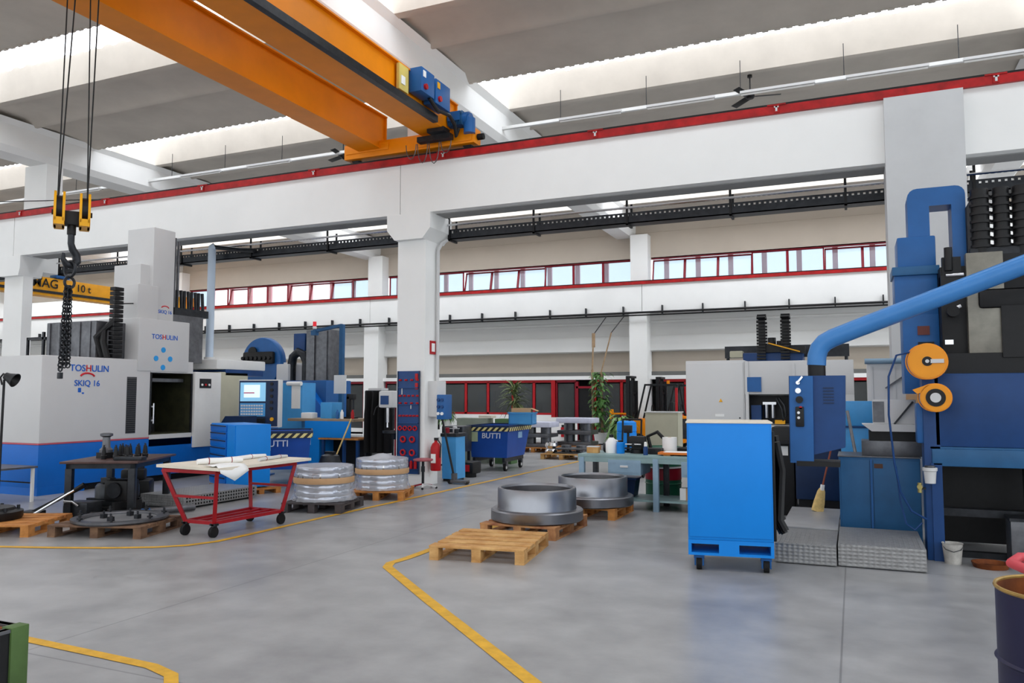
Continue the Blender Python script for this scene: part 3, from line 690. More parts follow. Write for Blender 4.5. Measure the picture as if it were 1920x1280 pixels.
MB().lathe([(0, 0), (.03, 0), (.03, .02), (.015, .03), (.015, .12), (0, .12)], seg=12).build('pin', BLACK, pin)

# pallets -----------------------------------------------------------
def pallet(loc, rz, m, label, w=1.0, d=1.2, h=.144, group=None):
    """top boards run along x, stringers along y"""
    t = thing('pallet', label, 'pallet', loc, rz, group)
    rnd = random.Random(str(label))
    n = 5; bw = d / (n * 1.28); tb = MB()
    for i in range(n):
        y = -d / 2 + (d - bw) * i / (n - 1); j = rnd.uniform(-.008, .008)
        MB().box(-w / 2 + j, w / 2 + j, y, y + bw, h - .022, h, .003).build('top_board', m, t)
    for x in (-w / 2, -.05, w / 2 - .1):
        B(x, x + .1, -d / 2, d / 2, h - .044, h - .022).build('stringer_board', m, t)
        B(x, x + .1, -d / 2, d / 2, 0, .022).build('bottom_board', m, t)
        for y in (-d / 2, -.07, d / 2 - .14): B(x, x + .1, y, y + .14, .022, h - .044, .004).build('block', m, t)
    return t
pallet((-8.52, 7.18, 0), 17, WOODD, 'worn grey brown pallet under the flat studded ring', 1.2, .95)
rg = thing('fixture_ring', 'flat steel ring with upright studs lying on a worn pallet', 'ring', (-8.5, 7.2, .144))
MB().lathe([(.42, 0), (.54, 0), (.56, .02), (.56, .045), (.44, .045), (.42, .03)], seg=48, closed=True).build('ring', MIDSTEEL, rg)
MB().cyl((0, 0, 0), (0, 0, .018), .42, seg=40).build('plate', mat('grey_plate', '#8b8c8f', .4, .5), rg)
for i in range(7):
    a = 2 * PI * i / 7; c = MB().cyl((.5 * math.cos(a), .5 * math.sin(a), .045), (.5 * math.cos(a), .5 * math.sin(a), .12), .014, seg=8).box(.5 * math.cos(a) - .03, .5 * math.cos(a) + .03, .5 * math.sin(a) - .018, .5 * math.sin(a) + .018, .06, .08)
    c.build('stud_clamp', DARK, rg)
for i in range(4):
    a = R(20 + 90 * i); MB().box(.22 * math.cos(a) - .03, .22 * math.cos(a) + .03, .22 * math.sin(a) - .03, .22 * math.sin(a) + .03, .018, .07).cyl((.22 * math.cos(a), .22 * math.sin(a), .07), (.22 * math.cos(a), .22 * math.sin(a), .11), .012, seg=8).build('support_jack', DARK, rg)
pallet((-9.88, 6.66, 0), 25, WOODO, 'orange pallet carrying a black round flange by the lamp stand', 1.15, 1.0)
fl_ = thing('black_flange', 'thick black round flange on the orange pallet', 'machine part', (-10.05, 6.55, .144))
MB().lathe([(0, 0), (.36, 0), (.38, .03), (.38, .1), (.3, .12), (.28, .15), (.12, .15), (.1, .11), (0, .11)], seg=36).build('flange', BLACK, fl_)
for i in range(6): MB().cyl((.32 * math.cos(i * PI / 3), .32 * math.sin(i * PI / 3), .11), (.32 * math.cos(i * PI / 3), .32 * math.sin(i * PI / 3), .16), .02, seg=8).build('bolt', DARK, fl_)
# steel oddments piled around the table
def odd(name, label, cat, loc, rz, mk):
    t = thing(name, label, cat, loc, rz)
    for nm, mb, m in mk: mb.build(nm, m, t)
    return t
odd('pry_bar', 'long grey pry bar leaning over the steel parts beside the orange pallet', 'bar', (-10.0, 7.35, 0), 30, [('bar', MB().tube([(-.35, 0, .02), (.3, 0, .42), (.42, 0, .5)], .018, 8), CHROME), ('grip', MB().tube([(.3, 0, .42), (.42, 0, .5)], .026, 8), BLACK)])
odd('clamp_arm', 'black angled clamp arm lying beside the pry bar', 'machine part', (-10.25, 7.6, 0), 20, [('arm', MB().bar((-.35, 0, .06), (.4, .05, .45), .07, .05, .01), BLACK), ('foot', MB().box(-.45, -.2, -.12, .12, 0, .1, .02), BLACK)])
odd('gear_housing', 'black gear housing with round opening under the steel table', 'machine part', (-9.70, 8.22, .2), 15, [('housing', MB().box(-.18, .18, -.15, .15, 0, .30, .04), BLACK), ('cover', MB().cyl((0, -.15, .16), (0, -.19, .16), .11, seg=20), DARK)])
odd('black_casting', 'lumpy black casting in front of the blue lathe base under the table', 'machine part', (-10.75, 9.3, 0), 40, [('body', MB().box(-.3, .3, -.25, .25, 0, .35, .05).box(-.15, .2, -.15, .15, .35, .52, .04), BLACK), ('boss', MB().cyl((.1, 0, .52), (.1, 0, .6), .08), DARK)])
odd('round_chuck', 'dark round chuck lying flat under the steel table', 'machine part', (-10.12, 8.5, .2), 0, [('body', MB().lathe([(0, 0), (.3, 0), (.3, .16), (.27, .2), (.2, .2), (.18, .14), (0, .14)], seg=32), DARK), ('jaw', MB().box(-.3, -.1, -.05, .05, .2, .27), BLACK), ('jaw', MB().box(.1, .3, -.05, .05, .2, .27), BLACK)])
odd('blue_shaft', 'steel shaft with blue end cap beside the tread step', 'shaft', (-9.1, 8.55, .06), 70, [('shaft', MB().cyl((-.35, 0, 0), (.35, 0, 0), .05), MIDSTEEL), ('end_cap', MB().cyl((-.42, 0, 0), (-.3, 0, 0), .055), MBLUE)])
odd('short_pipe', 'short bright pipe stub lying among the black parts', 'pipe', (-9.4, 7.75, .06), 15, [('pipe', MB().cyl((-.22, 0, 0), (.15, 0, 0), .035), CHROME), ('collar', MB().cyl((-.25, 0, 0), (-.18, 0, 0), .05), MIDSTEEL)])
odd('face_plate', 'dark face plate with bright chrome handle leaning by the pry bar', 'machine part', (-9.85, 7.72, 0), 10, [('plate', MB().box(-.2, .2, -.15, .15, 0, .24, .03), DARK), ('handle', MB().tube([(-.15, -.16, .2), (-.1, -.22, .26), (.02, -.22, .26), (.06, -.16, .2)], .018, 8), CHROME)])
odd('angle_plate', 'black angle plate behind the studded ring pallet', 'machine part', (-9.15, 7.95, 0), -10, [('plate', MB().prism([(-.18, 0), (.22, 0), (.22, .05), (-.12, .05), (-.12, .24), (-.18, .24)], 'y', -.2, .2), BLACK), ('web', MB().box(-.12, .05, -.02, .02, .05, .16), BLACK)])
odd('black_bed_plate', 'low black bed plate spread on the floor between table legs', 'machine part', (-9.9, 8.3, 0), 27, [('plate', MB().box(-.5, .3, -.3, .3, 0, .12, .02), BLACK), ('rib', MB().box(-.48, .28, -.2, -.12, .12, .2), DARK), ('rib', MB().box(-.48, .28, .12, .2, .12, .2), DARK)])

# lamp stand and little stand at the edge of the picture
lp = thing('work_lamp', 'tall black floor work lamp with tilted hood near the lathe corner', 'lamp', (-10.68, 7.08, 0))
MB().cyl((0, 0, 0), (0, 0, .03), .16, seg=20).build('base', BLACK, lp)
MB().cyl((0, 0, .03), (.02, 0, 1.92), .016, seg=8).tube([(-.02, -.02, 1.0), (-.06, -.02, 1.3), (-.03, -.02, 1.6)], .01, 6).build('pole', BLACK, lp)
MB().lathe([(0, .06), (.05, .05), (.06, .0), (.1, -.1), (.09, -.1), (.05, 0), (0, .04)], seg=18, M=Matrix.Translation((.07, .03, 1.95)) @ Matrix.Rotation(R(-65), 4, Vector((-.4, .9, 0)))).build('lamp_hood', BLACK, lp)
MB().tube([(-.02, 0, 1.85), (-.06, 0, 1.95), (.0, 0, 2.0), (.06, 0, 1.98)], .012, 6).build('bracket', BLACK, lp)
ss = thing('small_steel_stand', 'small open steel stand with grey top behind the work lamp', 'stand', (-12.7, 8.3, 0))
B(-.6, .6, -.35, .35, .54, .57).build('top', MIDSTEEL, ss)
for sx in (-1, 1):
    for sy in (-1, 1): B(sx * .55 - .02, sx * .55 + .02, sy * .3 - .02, sy * .3 + .02, 0, .54).build('leg', WGREY if sx * sy > 0 else DARK, ss)
MB().cyl((-.55, -.3, .25), (.55, -.3, .25), .012, seg=6).cyl((-.55, .3, .3), (.55, .3, .3), .012, seg=6).build('stretcher', DARK, ss)

# red trolley --------------------------------------------------------
rt = thing('red_trolley', 'red tubular trolley on black castors with a pale board top', 'trolley', (-7.3, 7.92, 0))
lo = ((-.25, -.58), (.2, -.58), (.27, .55), (-.27, .57)); hi = ((-.5, -.72), (.36, -.72), (.38, .68), (-.4, .68))
for (a, b), (c, d) in zip(lo, hi): MB().bar((a, b, .16), (c, d, .80), .045, .045, .004).build('leg', TROLLEY, rt)
MB().bar((*hi[0], .79), (*hi[1], .79), .04).bar((*hi[1], .79), (*hi[2], .79), .04).bar((*hi[2], .79), (*hi[3], .79), .04).bar((*hi[3], .79), (*hi[0], .79), .04).build('top_frame', TROLLEY, rt)
MB().bar((*lo[0], .17), (*lo[1], .17), .04).bar((*lo[1], .17), (*lo[2], .17), .04).bar((*lo[2], .17), (*lo[3], .17), .04).bar((*lo[3], .17), (*lo[0], .17), .04).bar((-.1, -.58, .17), (-.1, .56, .17), .03).bar((.08, -.58, .17), (.08, .56, .17), .03).build('lower_frame', TROLLEY, rt)
MB().bar((-.36, -.66, .48), (.28, -.66, .48), .03).bar((-.33, .62, .5), (.32, .62, .5), .03).build('cross_bar', TROLLEY, rt)
for a, b in lo:
    c = MB().box(a - .02, a + .02, b - .03, b + .03, .07, .16).box(a - .045, a + .045, b - .03, b + .03, .14, .165).build('castor', DARK, rt)
    MB().cyl((a - .022, b - .01, .065), (a + .022, b - .01, .065), .065, seg=20).build('wheel', RUBBER, c)
MB().prism([(-.62, -.72), (.5, -.84), (.5, .86), (-.6, .92)], 'z', .82, .855).build('board_top', PLY, rt)
sheet = [('wrapped_shaft', 'long paper-wrapped shaft on the pale trolley board', -.1, .1, .03, 1.2, 95, PAPER), ('wrapped_tube', 'short dark-tied wrapped tube on the trolley board', .2, .45, .025, .7, 100, LGREY), ('packing_bundle', 'pale packing bundle at the near side of the trolley board', .05, -.35, .04, .55, 60, PAPER)]
for n_, lb, x, y, r_, L_, rz, m in sheet:
    t = thing(n_, lb, 'wrapped part', (-7.3 + x, 7.92 + y, .855 + r_), rz)
    MB().tube([(-L_ / 2, 0, -.004), (-L_ / 4, .01, 0), (0, -.005, 0), (L_ / 4, .008, 0), (L_ / 2, 0, -.004)], [r_ * .8, r_, r_ * .9, r_, r_ * .7], 10).build('wrapping', m, t)
    for xa in (-L_ / 4, L_ / 4): MB().ring((xa, .009, 0), r_, .005, 'x', 12, 5).build('tie', DARKRED, t)
rgw = thing('paper_roll_sheet', 'crumpled white paper sheet drooping over the near edge of the trolley', 'paper', (-6.83, 7.3, .857), -6)
m = MB(); g = [[None] * 7 for _ in range(7)]; rnd = random.Random(3)
for i in range(7):
    for j in range(7):
        x = -.25 + .06 * i; y = -.2 + .07 * j
        z = .012 + rnd.uniform(0, .02) if x < .02 else .012 - (x - .0) * 1.6 * (1 - abs(j - 3) / 5)
        g[i][j] = m.bm.verts.new((min(x, .03 + .02 * (i - 4)) if x > .02 else x, y, z))
for i in range(6):
    for j in range(6): m.bm.faces.new((g[i][j], g[i + 1][j], g[i + 1][j + 1], g[i][j + 1]))
o = m.build('sheet', PAPER, rgw); sm = o.modifiers.new('thick', 'SOLIDIFY'); sm.thickness = .004

# ================================================================== boring mill behind the lathe
bm_ = thing('boring_mill', 'grey and blue boring mill with round blue tool magazine behind operator console', 'machine', (-13.4, 17.2, 0))
M_ = Matrix.Translation((-1.5, -.1, 2.62)) @ Matrix.Rotation(R(90), 4, 'X')
mg = MB().lathe([(0, .12), (.66, .12), (.68, .08), (.68, -.08), (.66, -.12), (0, -.12)], seg=48, M=M_).build('tool_magazine', MBLUE, bm_)
mk = MB().box(-2.05, -1.0, -.34, -.22, 2.56, 2.9, .06).cyl((-1.75, -.3, 2.9), (-1.75, -.25, 2.9), .14)
for i in range(7): mk.cyl((-2.0 + .15 * i, -.4, 2.72), (-2.0 + .15 * i, -.3, 2.72), .05, seg=10)
mk.build('tool_gripper', BLACK, mg)
MB().box(.0, .75, -.2, .5, .9, 3.45, .02).box(.05, .3, -.24, -.2, 1.2, 3.4).box(.45, .7, -.24, -.2, 1.2, 3.4).build('column', MIDSTEEL, bm_)
MB().box(-.5, -.12, -.1, .3, 2.9, 3.38, .02).build('motor_box', NAVY, bm_)
ar = [(-.55, -.1, 1.6), (-.55, -.1, 2.5), (-.5, -.1, 2.75), (-.33, -.1, 2.88), (-.15, -.1, 2.8), (-.05, -.1, 2.6), (-.05, -.1, 1.6)]
MB().tube(ar, .12, 10).build('cable_arch', DARK, bm_)
B(-.9, -.5, -.3, .3, 1.5, 2.55, .03).build('head_cover', CABGREY, bm_)
B(-2.6, -.6, -.1, .5, 2.2, 2.6, .02).build('magazine_tray', WGREY, bm_)
B(-.9, .9, -.5, .6, 0, 2.1, .03).build('base', MBLUE, bm_)
MB().prism([(.2, 1.0), (1.0, 1.0), (1.0, 1.3), (.45, 1.95), (.2, 1.95)], 'y', -.7, -.45).build('table_slope', BASEBLUE, bm_)
# blue cabinet with paper pinned to it
bc = thing('blue_control_cabinet', 'light blue control cabinet with white paper pinned on front', 'cabinet', (-12.0, 14.8, 0))
B(-.55, .25, 0, .5, 0, 2.0, .015).build('body', SKYBLUE, bc)
B(-.05, .2, -.012, 0, 1.4, 1.95).build('paper', PAPER, bc)
MB().cyl((-.15, -.04, 1.98), (.25, -.04, 1.98), .05, seg=12).build('rolled_paper', PAPER, bc)
# jib post with lamp
jb = thing('jib_post', 'tall blue jib post with short arm and red signal lamp', 'post', (-11.45, 15.9, 0))
B(-.05, .05, -.05, .05, 0, 3.44).build('post', MBLUE2, jb)
MB().bar((.0, 0, 3.42), (-.85, -.0, 3.30), .09, .07).box(-.9, -.75, -.06, .06, 3.2, 3.32).build('arm', MBLUE2, jb)
MB().cyl((-.83, 0, 3.36), (-.83, 0, 3.42), .05, seg=12).build('lamp_base', PAPER, jb)
MB().cyl((-.83, 0, 3.42), (-.83, 0, 3.54), .045, seg=12).build('signal_lamp', LAMP, jb)
B(-.18, .18, -.06, -.05, 1.75, 2.2).build('white_board', PAPER, jb)

# blue workbench with clutter
wb = thing('blue_workbench', 'bright blue panelled workbench between second blue skip and black coats', 'workbench', (-10.75, 14.3, 0))
B(-1.0, .78, -.0, .8, 1.13, 1.19, .005).build('worktop', mat('worn_board', '#a08a72', .6), wb)
B(-.5, .72, -.02, .0, .78, 1.14).build('front_panel', CABBLUE, wb)
B(-.5, -.1, -.02, .75, .0, .78).build('end_cupboard', CABBLUE, wb)
B(-.1, .95, -.06, .6, .74, .775).build('lower_shelf', WOODO, wb)
for x in (.0, .55, .9): B(x - .03, x + .03, -.03, .03, 0, .74).build('leg', NAVY, wb)
B(-.1, .9, .5, .55, 0, .74).build('back_panel', BLACK, wb)
tag(B(-11.0, -10.7, 14.5, 14.9, 1.19, 1.55, .01).build('drawer_box', SKYBLUE), 'small light blue box of drawers on the blue workbench', 'drawer box')
tag(B(-11.42, -11.15, 14.35, 14.6, 1.19, 1.32, .02).build('carton', PAPER), 'small torn white carton on the near corner of blue workbench', 'box')
for i, (x, m, lb) in enumerate(((-10.5, MBLUE, 'blue spray can in the middle of the blue workbench'), (-10.38, PAPER, 'white bottle beside the blue can on the blue workbench'), (-10.1, RED, 'red can at the coat end of the blue workbench'))):
    tag(MB().lathe([(0, 0), (.035, 0), (.037, .02), (.037, .14), (.02, .17), (.015, .2), (0, .2)], (x, 14.45, 1.19), 14).build('can', m), lb, 'can')
sp = thing('small_press', 'dark bench press standing on the blue workbench near the coats', 'press', (-10.28, 14.65, 1.19))
MB().box(-.12, .12, -.1, .1, 0, .04).box(-.1, -.02, -.05, .05, .04, .5, .01).box(-.1, .1, -.05, .05, .42, .55, .015).build('frame', BLACK, sp)
MB().cyl((.06, 0, .2), (.06, 0, .42), .025).build('ram', DARK, sp)
tag(B(-10.18, -9.82, 15.16, 15.45, .0, 1.87, .01).build('grey_locker', CABGREY), 'narrow pale grey locker behind the blue workbench beside the coats', 'locker')
# black coats on a rack
rkk = thing('coat_rack', 'dark floor rack covered by hanging black cloths', 'rack', (-9.38, 14.4, 0))
MB().cyl((-.35, 0, 1.8), (.35, 0, 1.8), .015).cyl((-.35, 0, 0), (-.35, 0, 1.8), .02).cyl((.35, 0, 0), (.35, 0, 1.8), .02).box(-.38, -.32, -.3, .3, 0, .03).box(.32, .38, -.3, .3, 0, .03).build('frame', DARK, rkk)
for i, x in enumerate((-.25, -.083, .083, .25)):
    c = MB(); n = 10
    pr_ = [(.035 + .012 * math.sin(k * 2.1 + i), -.02) for k in range(n)]
    rings = []
    for k in range(9):
        z = 1.80 - .165 * k; wdt = .045 + .02 * min(1, k / 3) + .004 * math.sin(i + k); dp = .10 + .06 * min(1, k / 3)
        rings.append([c.bm.verts.new((x + wdt * math.cos(a) * (1 + .18 * math.sin(3 * a + i)), dp * math.sin(a) * (1 + .15 * math.cos(4 * a + k * .2)), z)) for a in [2 * PI * q / 14 for q in range(14)]])
    for k in range(8):
        for q in range(14): c.bm.faces.new((rings[k][q], rings[k][(q + 1) % 14], rings[k + 1][(q + 1) % 14], rings[k + 1][q]))
    c.bm.faces.new(rings[0]); c.bm.faces.new(rings[-1][::-1])
    o = c.build('coat', RUBBER)
    o.location = (-9.38, 14.4, 0); tag(o, ['black coat at the workbench end of the dark rack', 'second black coat from the workbench on the dark rack', 'third black coat from the workbench on the dark rack', 'black coat at the drill end of the dark rack'][i], 'coat', 'coats on the dark rack')
# pillar drill
dl = thing('pillar_drill', 'red and grey pillar drill between the coats and the tool board column', 'drill', (-8.75, 14.0, 0))
B(-.2, .2, -.15, .3, 0, .06).build('base', DARK, dl)
MB().cyl((0, .1, .06), (0, .1, 1.75), .045).build('column', DARKRED, dl)
MB().box(-.2, .12, -.3, .25, 1.45, 1.8, .05).build('drill_head', LGREY, dl)
B(-.14, .05, -.312, -.3, 1.52, 1.7).build('control_plate', NAVY, dl)
MB().cyl((-.05, -.18, 1.15), (-.05, -.18, 1.45), .03).cyl((-.05, -.18, 1.05), (-.05, -.18, 1.18), .02, .012).build('spindle', CHROME, dl)
MB().cyl((0, .0, .93), (0, 0, .98), .24, seg=24).box(-.03, .03, -.05, .12, .8, .93).build('drill_table', DARK, dl)
MB().tube([(-.2, -.15, 1.55), (-.32, -.2, 1.45), (-.36, -.22, 1.3)], .012, 6).build('feed_handle', BLACK, dl)
tag(MB().lathe([(0, 0), (.3, 0), (.32, .05), (.32, .12), (.12, .14), (.1, .2), (0, .2)], seg=30, M=Matrix.Translation((-8.32, 14.42, 1.375)) @ Matrix.Rotation(R(78), 4, 'X')).build('grinding_disc', LGREY), 'large grey grinding disc on the blue cupboard beside the drill', 'disc')
bb = thing('blue_cupboard', 'narrow dark blue cupboard tucked behind the tool board column', 'cupboard', (-8.35, 14.2, 0))
B(-.16, .2, 0, .45, .03, 1.05, .01).build('body', BASEBLUE, bb); B(-.15, .19, -.012, 0, .05, 1.03).build('door', BASEBLUE, bb); MB().cyl((-.1, -.03, .55), (-.1, -.012, .55), .02, seg=10).build('knob', BLACK, bb)
for x in (-.12, .14): B(x - .03, x + .03, .03, .09, 0, .03).build('foot', BLACK, bb)
# leaning broom stick
bs = thing('push_broom', 'broom with long pale wooden stick leaning on the blue workbench', 'broom', (-10.05, 13.55, 0), 0)
MB().cyl((0, 0, .07), (.06, .7, 1.2), .016, seg=8).build('stick', BROOM, bs)
B(-.2, .2, -.04, .04, .03, .075).build('head', DARKRED, bs); B(-.2, .2, -.035, .035, 0, .03).build('bristle', BLACK, bs)
vc = thing('shop_vacuum', 'dark grey drum vacuum on castors behind the wrapped stacks', 'vacuum', (-9.2, 12.45, 0))
MB().lathe([(0, .08), (.2, .08), (.22, .12), (.22, .42), (.2, .46), (.17, .56), (.08, .6), (0, .6)], seg=24).build('drum', DARK, vc)
B(-.1, .1, -.05, .05, .58, .64, .015).build('handle', BLACK, vc)
MB().tube([(.2, 0, .35), (.4, -.05, .4), (.45, -.1, .2), (.38, -.1, .05)], .028, 8).build('hose', RUBBER, vc)
for i in range(4): a = R(45 + 90 * i); MB().cyl((.17 * math.cos(a), .17 * math.sin(a) - .02, .04), (.17 * math.cos(a), .17 * math.sin(a) + .02, .04), .04, seg=12).build('castor', BLACK, vc)

# film wrapped stacks of rings ----------------------------------------
def wrapped(loc, rz, pm, label, plabel, n=6, rad=.42, dome=False):
    pallet(loc, rz, pm, plabel, .92, .92)
    t = thing('wrapped_ring_stack', label, 'wrapped stack', (loc[0], loc[1], .144), rz)
    z = 0
    for i in range(n):
        h = .085; rr_ = rad * (1 + .012 * math.sin(i * 2))
        MB().lathe([(rr_ - .12, z), (rr_, z), (rr_ + .006, z + .01), (rr_ + .006, z + h - .012), (rr_, z + h - .004), (rr_ - .12, z + h - .004)], seg=40, closed=True).build('ring', CHROME, t)
        z += h
    MB().lathe([(rad + .028, z * .52), (rad + .03, z * .53), (rad + .03, z * .68), (rad + .028, z * .69)], seg=40).build('cardboard_band', CARD, t)
    top = MB().lathe([(rad + .0, z), (rad * .6, z + .012), (rad * .2, z + (.07 if dome else .02)), (0, z + (.08 if dome else .02))], seg=30).build('top_film', WRAP, t)
    w = MB(); seg = 48; rings = []
    for (f, zz) in ((1.03, z + .004), (1.035, z * .8), (1.032, z * .55), (1.035, z * .3), (1.06, .1), (1.13, .012)):
        rings.append([w.bm.verts.new(((rad * f + .016 * math.sin(k * 2.6) * (1.3 if zz < .1 else .4)) * math.cos(2 * PI * k / seg), (rad * f + .016 * math.sin(k * 2.6) * (1.3 if zz < .1 else .4)) * math.sin(2 * PI * k / seg), zz)) for k in range(seg)])
    for i in range(len(rings) - 1):
        for k in range(seg): w.bm.faces.new((rings[i][k], rings[i][(k + 1) % seg], rings[i + 1][(k + 1) % seg], rings[i + 1][k]))
    w.build('film', FILM, t)
    return t
wrapped((-7.36, 9.82, 0), 14, WOODK, 'film-wrapped ring stack with flat top on blackened pallet behind the red trolley', 'blackened pallet under the flat-topped wrapped ring stack')
wrapped((-7.32, 11.35, 0), 20, WOODO, 'film-wrapped ring stack with peaked top beside the tool board column', 'reddish pallet under the peaked wrapped ring stack', 6, .42, True)

# ================================================================== around the tool board column
tb = thing('tool_board', 'tall dark blue tool board with red edging on the white column', 'tool board', (-7.80, 13.0, .22))
B(-.235, .235, -.02, 0, 0, 1.95, .004).build('board', NAVY, tb)
MB().box(-.245, -.225, -.03, 0, 0, 1.95).box(.225, .245, -.03, 0, 0, 1.95).build('edge', DNAVY, tb)
for z in (.08, .34, .95, 1.3, 1.62): B(-.22, .22, -.05, -.02, z, z + .02).build('shelf_strip', NAVY, tb)
tr_ = MB().ring((0, 0, 0), .05, .017, 'y', 20, 8)
t0 = tr_.build('tool_ring', RED); tag(t0, 'large red ring hung in the two lower pairs on the blue tool board', 'tool ring', 'large red rings on the tool board'); t0.location = (-7.90, 12.955, .62)
for x, z in ((-7.70, .62), (-7.90, .87), (-7.70, .87)): c = t0.copy(); COL.objects.link(c); c.location = (x, 12.955, z)
t1 = MB().ring((0, 0, 0), .036, .014, 'y', 16, 6).build('tool_ring', RED); tag(t1, 'medium red ring in the row of four on the blue tool board', 'tool ring', 'medium red rings on the tool board'); t1.location = (-7.97, 12.955, 1.08)
for x in (-7.86, -7.75, -7.64): c = t1.copy(); COL.objects.link(c); c.location = (x, 12.955, 1.08)
t2 = MB().cyl((0, 0, 0), (0, 0, .13), .03, seg=12).cyl((0, 0, .13), (0, 0, .15), .02, seg=12).build('tool_socket', RED); tag(t2, 'red tool sleeve standing in the bottom row of the blue tool board', 'tool sleeve', 'red sleeves on the tool board'); t2.location = (-7.98, 12.945, .325)
for x in (-7.89, -7.80, -7.71, -7.62): c = t2.copy(); COL.objects.link(c); c.location = (x, 12.945, .325)
rnd = random.Random(5)
for row, (z, n, lab) in enumerate(((1.30, 6, 'small red clip in the middle row of the blue tool board'), (1.54, 4, 'small red clip in the row above the middle of the blue tool board'), (1.68, 5, 'small red clip in the second row from the top of the blue tool board'), (1.98, 4, 'small red clip in the uppermost row of the blue tool board'))):
    t3 = None
    for i in range(n):
        x = -7.99 + .38 * i / (n - 1) + .01
        if t3 is None:
            t3 = MB().box(-.028, .028, -.02, 0, 0, .035, .004).cyl((0, -.02, .018), (0, -.045, .018), .012, seg=8).build('tool_clip', RED)
            tag(t3, lab, 'tool clip', 'red clips on the tool board row ' + ('one', 'two', 'three', 'four')[row]); c = t3
        else: c = t3.copy(); COL.objects.link(c)
        c.location = (x, 12.98, z + .0)
for x, z, lab in ((-7.62, 2.0, 'red plate at the top corner of the blue tool board'), (-7.62, 1.82, 'red plate just below the top corner of the blue tool board')):
    tag(B(x - .03, x + .03, 12.96, 12.98, z, z + .12, .004).build('red_plate', RED), lab, 'plate')
for x, z, lab in ((-7.94, 1.72, 'pale small key hung near the left edge of the blue tool board'), (-7.74, 1.45, 'pale small key hung near the middle of the blue tool board')):
    tag(MB().box(x - .01, x + .01, 12.965, 12.98, z, z + .12, .004).build('hung_key', LGREY), lab, 'wrench')  # keys hung on the board, drawn as plain flat bars
eb = thing('electrical_box', 'grey electrical box with blue socket panel on the side of the tool board column', 'electrical box', (-7.47, 13.25, 1.3))
B(0, .2, -.1, .25, .0, .68, .01).build('box_body', LGREY, eb)
so = MB().box(.2, .36, -.12, .2, -.05, .42, .015).build('socket_panel', MBLUE, eb)
for i in range(2):
    for j in range(3): MB().cyl((.24 + .08 * i, -.12, .06 + .13 * j), (.24 + .08 * i, -.145, .06 + .13 * j), .03, seg=10).build('socket', NAVY if j else PAPER, so)
fe = thing('fire_extinguisher', 'red fire extinguisher on the side of the tool board column', 'fire extinguisher', (-7.32, 13.2, .28))
MB().lathe([(0, 0), (.09, 0), (.1, .02), (.1, .44), (.07, .51), (.03, .54), (.03, .57), (0, .57)], seg=20).build('cylinder', RED, fe)
MB().box(-.03, .05, -.02, .02, .57, .62).tube([(.03, 0, .6), (.12, -.02, .5), (.115, -.04, .25)], .012, 6).build('valve_and_hose', BLACK, fe)
B(-.05, .05, -.102, -.097, .15, .32).build('label', PAPER, fe)
MB().box(-.14, .02, .09, .12, .1, .4).build('wall_bracket', DARK, fe)
sg = thing('wall_sign', 'small red and white sign high on the column side above the electrical box', 'sign', (-7.44, 13.3, 2.5))
B(-.03, -.01, -.1, .1, 0, .26).build('plate', RED, sg); B(-.01, -.004, -.06, .06, .05, .21).build('white_symbol', PAPER, sg)
sl_ = thing('workshop_stool', 'red topped workshop stool on a five-arm foot before the column', 'stool', (-7.32, 12.72, 0))
MB().lathe([(0, .50), (.17, .50), (.185, .515), (.18, .535), (.1, .55), (0, .55)], seg=28).build('seat', mat('dull_red_seat', '#a5565c', .5), sl_)
MB().cyl((0, 0, .07), (0, 0, .5), .025).cyl((0, 0, .3), (0, 0, .4), .035).build('post', DARK, sl_)
for i in range(5):
    a = R(72 * i + 10); f = MB().bar((0, 0, .08), (.26 * math.cos(a), .26 * math.sin(a), .035), .03, .025).build('foot_arm', DARKRED if i % 2 else LGREY, sl_)
    MB().cyl((.26 * math.cos(a), .26 * math.sin(a) - .012, .02), (.26 * math.cos(a), .26 * math.sin(a) + .012, .02), .02, seg=10).build('caster', BLACK, f)
sb = thing('slim_blue_cabinet', 'slim bright blue cabinet with dark top next to the extinguisher', 'cabinet', (-7.42, 14.12, 0), 0)
MB().prism([(-.15, .05), (.16, .05), (.15, .88), (-.17, .88)], 'y', -.2, .2).build('body', SKYBLUE, sb)
B(-.19, .17, -.22, .22, .88, .95, .01).build('tray_top', DARK, sb); B(-.14, .14, -.18, .18, 0, .05).build('plinth', BLACK, sb)
for i, (x, y, h, m, lb) in enumerate(((-.12, -.05, .1, DARKRED, 'dark red can on the slim blue cabinet'), (-.0, .05, .12, LGREY, 'pale grey can on the slim blue cabinet'), (.1, -.08, .08, DARK, 'dark tin on the slim blue cabinet'))):
    tag(MB().lathe([(0, 0), (.045, 0), (.045, h), (.03, h + .01), (0, h + .01)], (-7.42 + x, 14.12 + y, .95), 14).build('can', m), lb, 'can')
jp = thing('black_jack', 'black long-handled jack leaning against the slim blue cabinet', 'jack', (-7.14, 13.62, 0), 10)
MB().cyl((.0, 0, .1), (-.28, .05, 1.28), .022, seg=8).build('handle', BLACK, jp)
MB().bar((-.05, .0, .05), (.3, -.08, .05), .14, .06, .01).cyl((0, 0, .05), (0, 0, .2), .06).build('jack_body', MIDSTEEL, jp)
MB().cyl((-.08, -.06, .04), (-.08, .06, .04), .04, seg=14).cyl((.28, -.14, .03), (.28, -.02, .03), .03, seg=14).build('wheel', BLACK, jp)
gb = thing('grey_tool_chest', 'dark grey tool chest between the slim blue cabinet and blue skip', 'tool chest', (-8.25, 15.85, 0))
B(-.28, .25, -.2, .25, .45, 1.02, .015).build('body', MIDSTEEL, gb)
for i in range(3): d = B(-.26, .23, -.215, -.2, .48 + .18 * i, .64 + .18 * i).build('drawer', DARK, gb); B(-.2, .18, -.228, -.215, .6 + .18 * i, .62 + .18 * i).build('pull', LGREY, d)
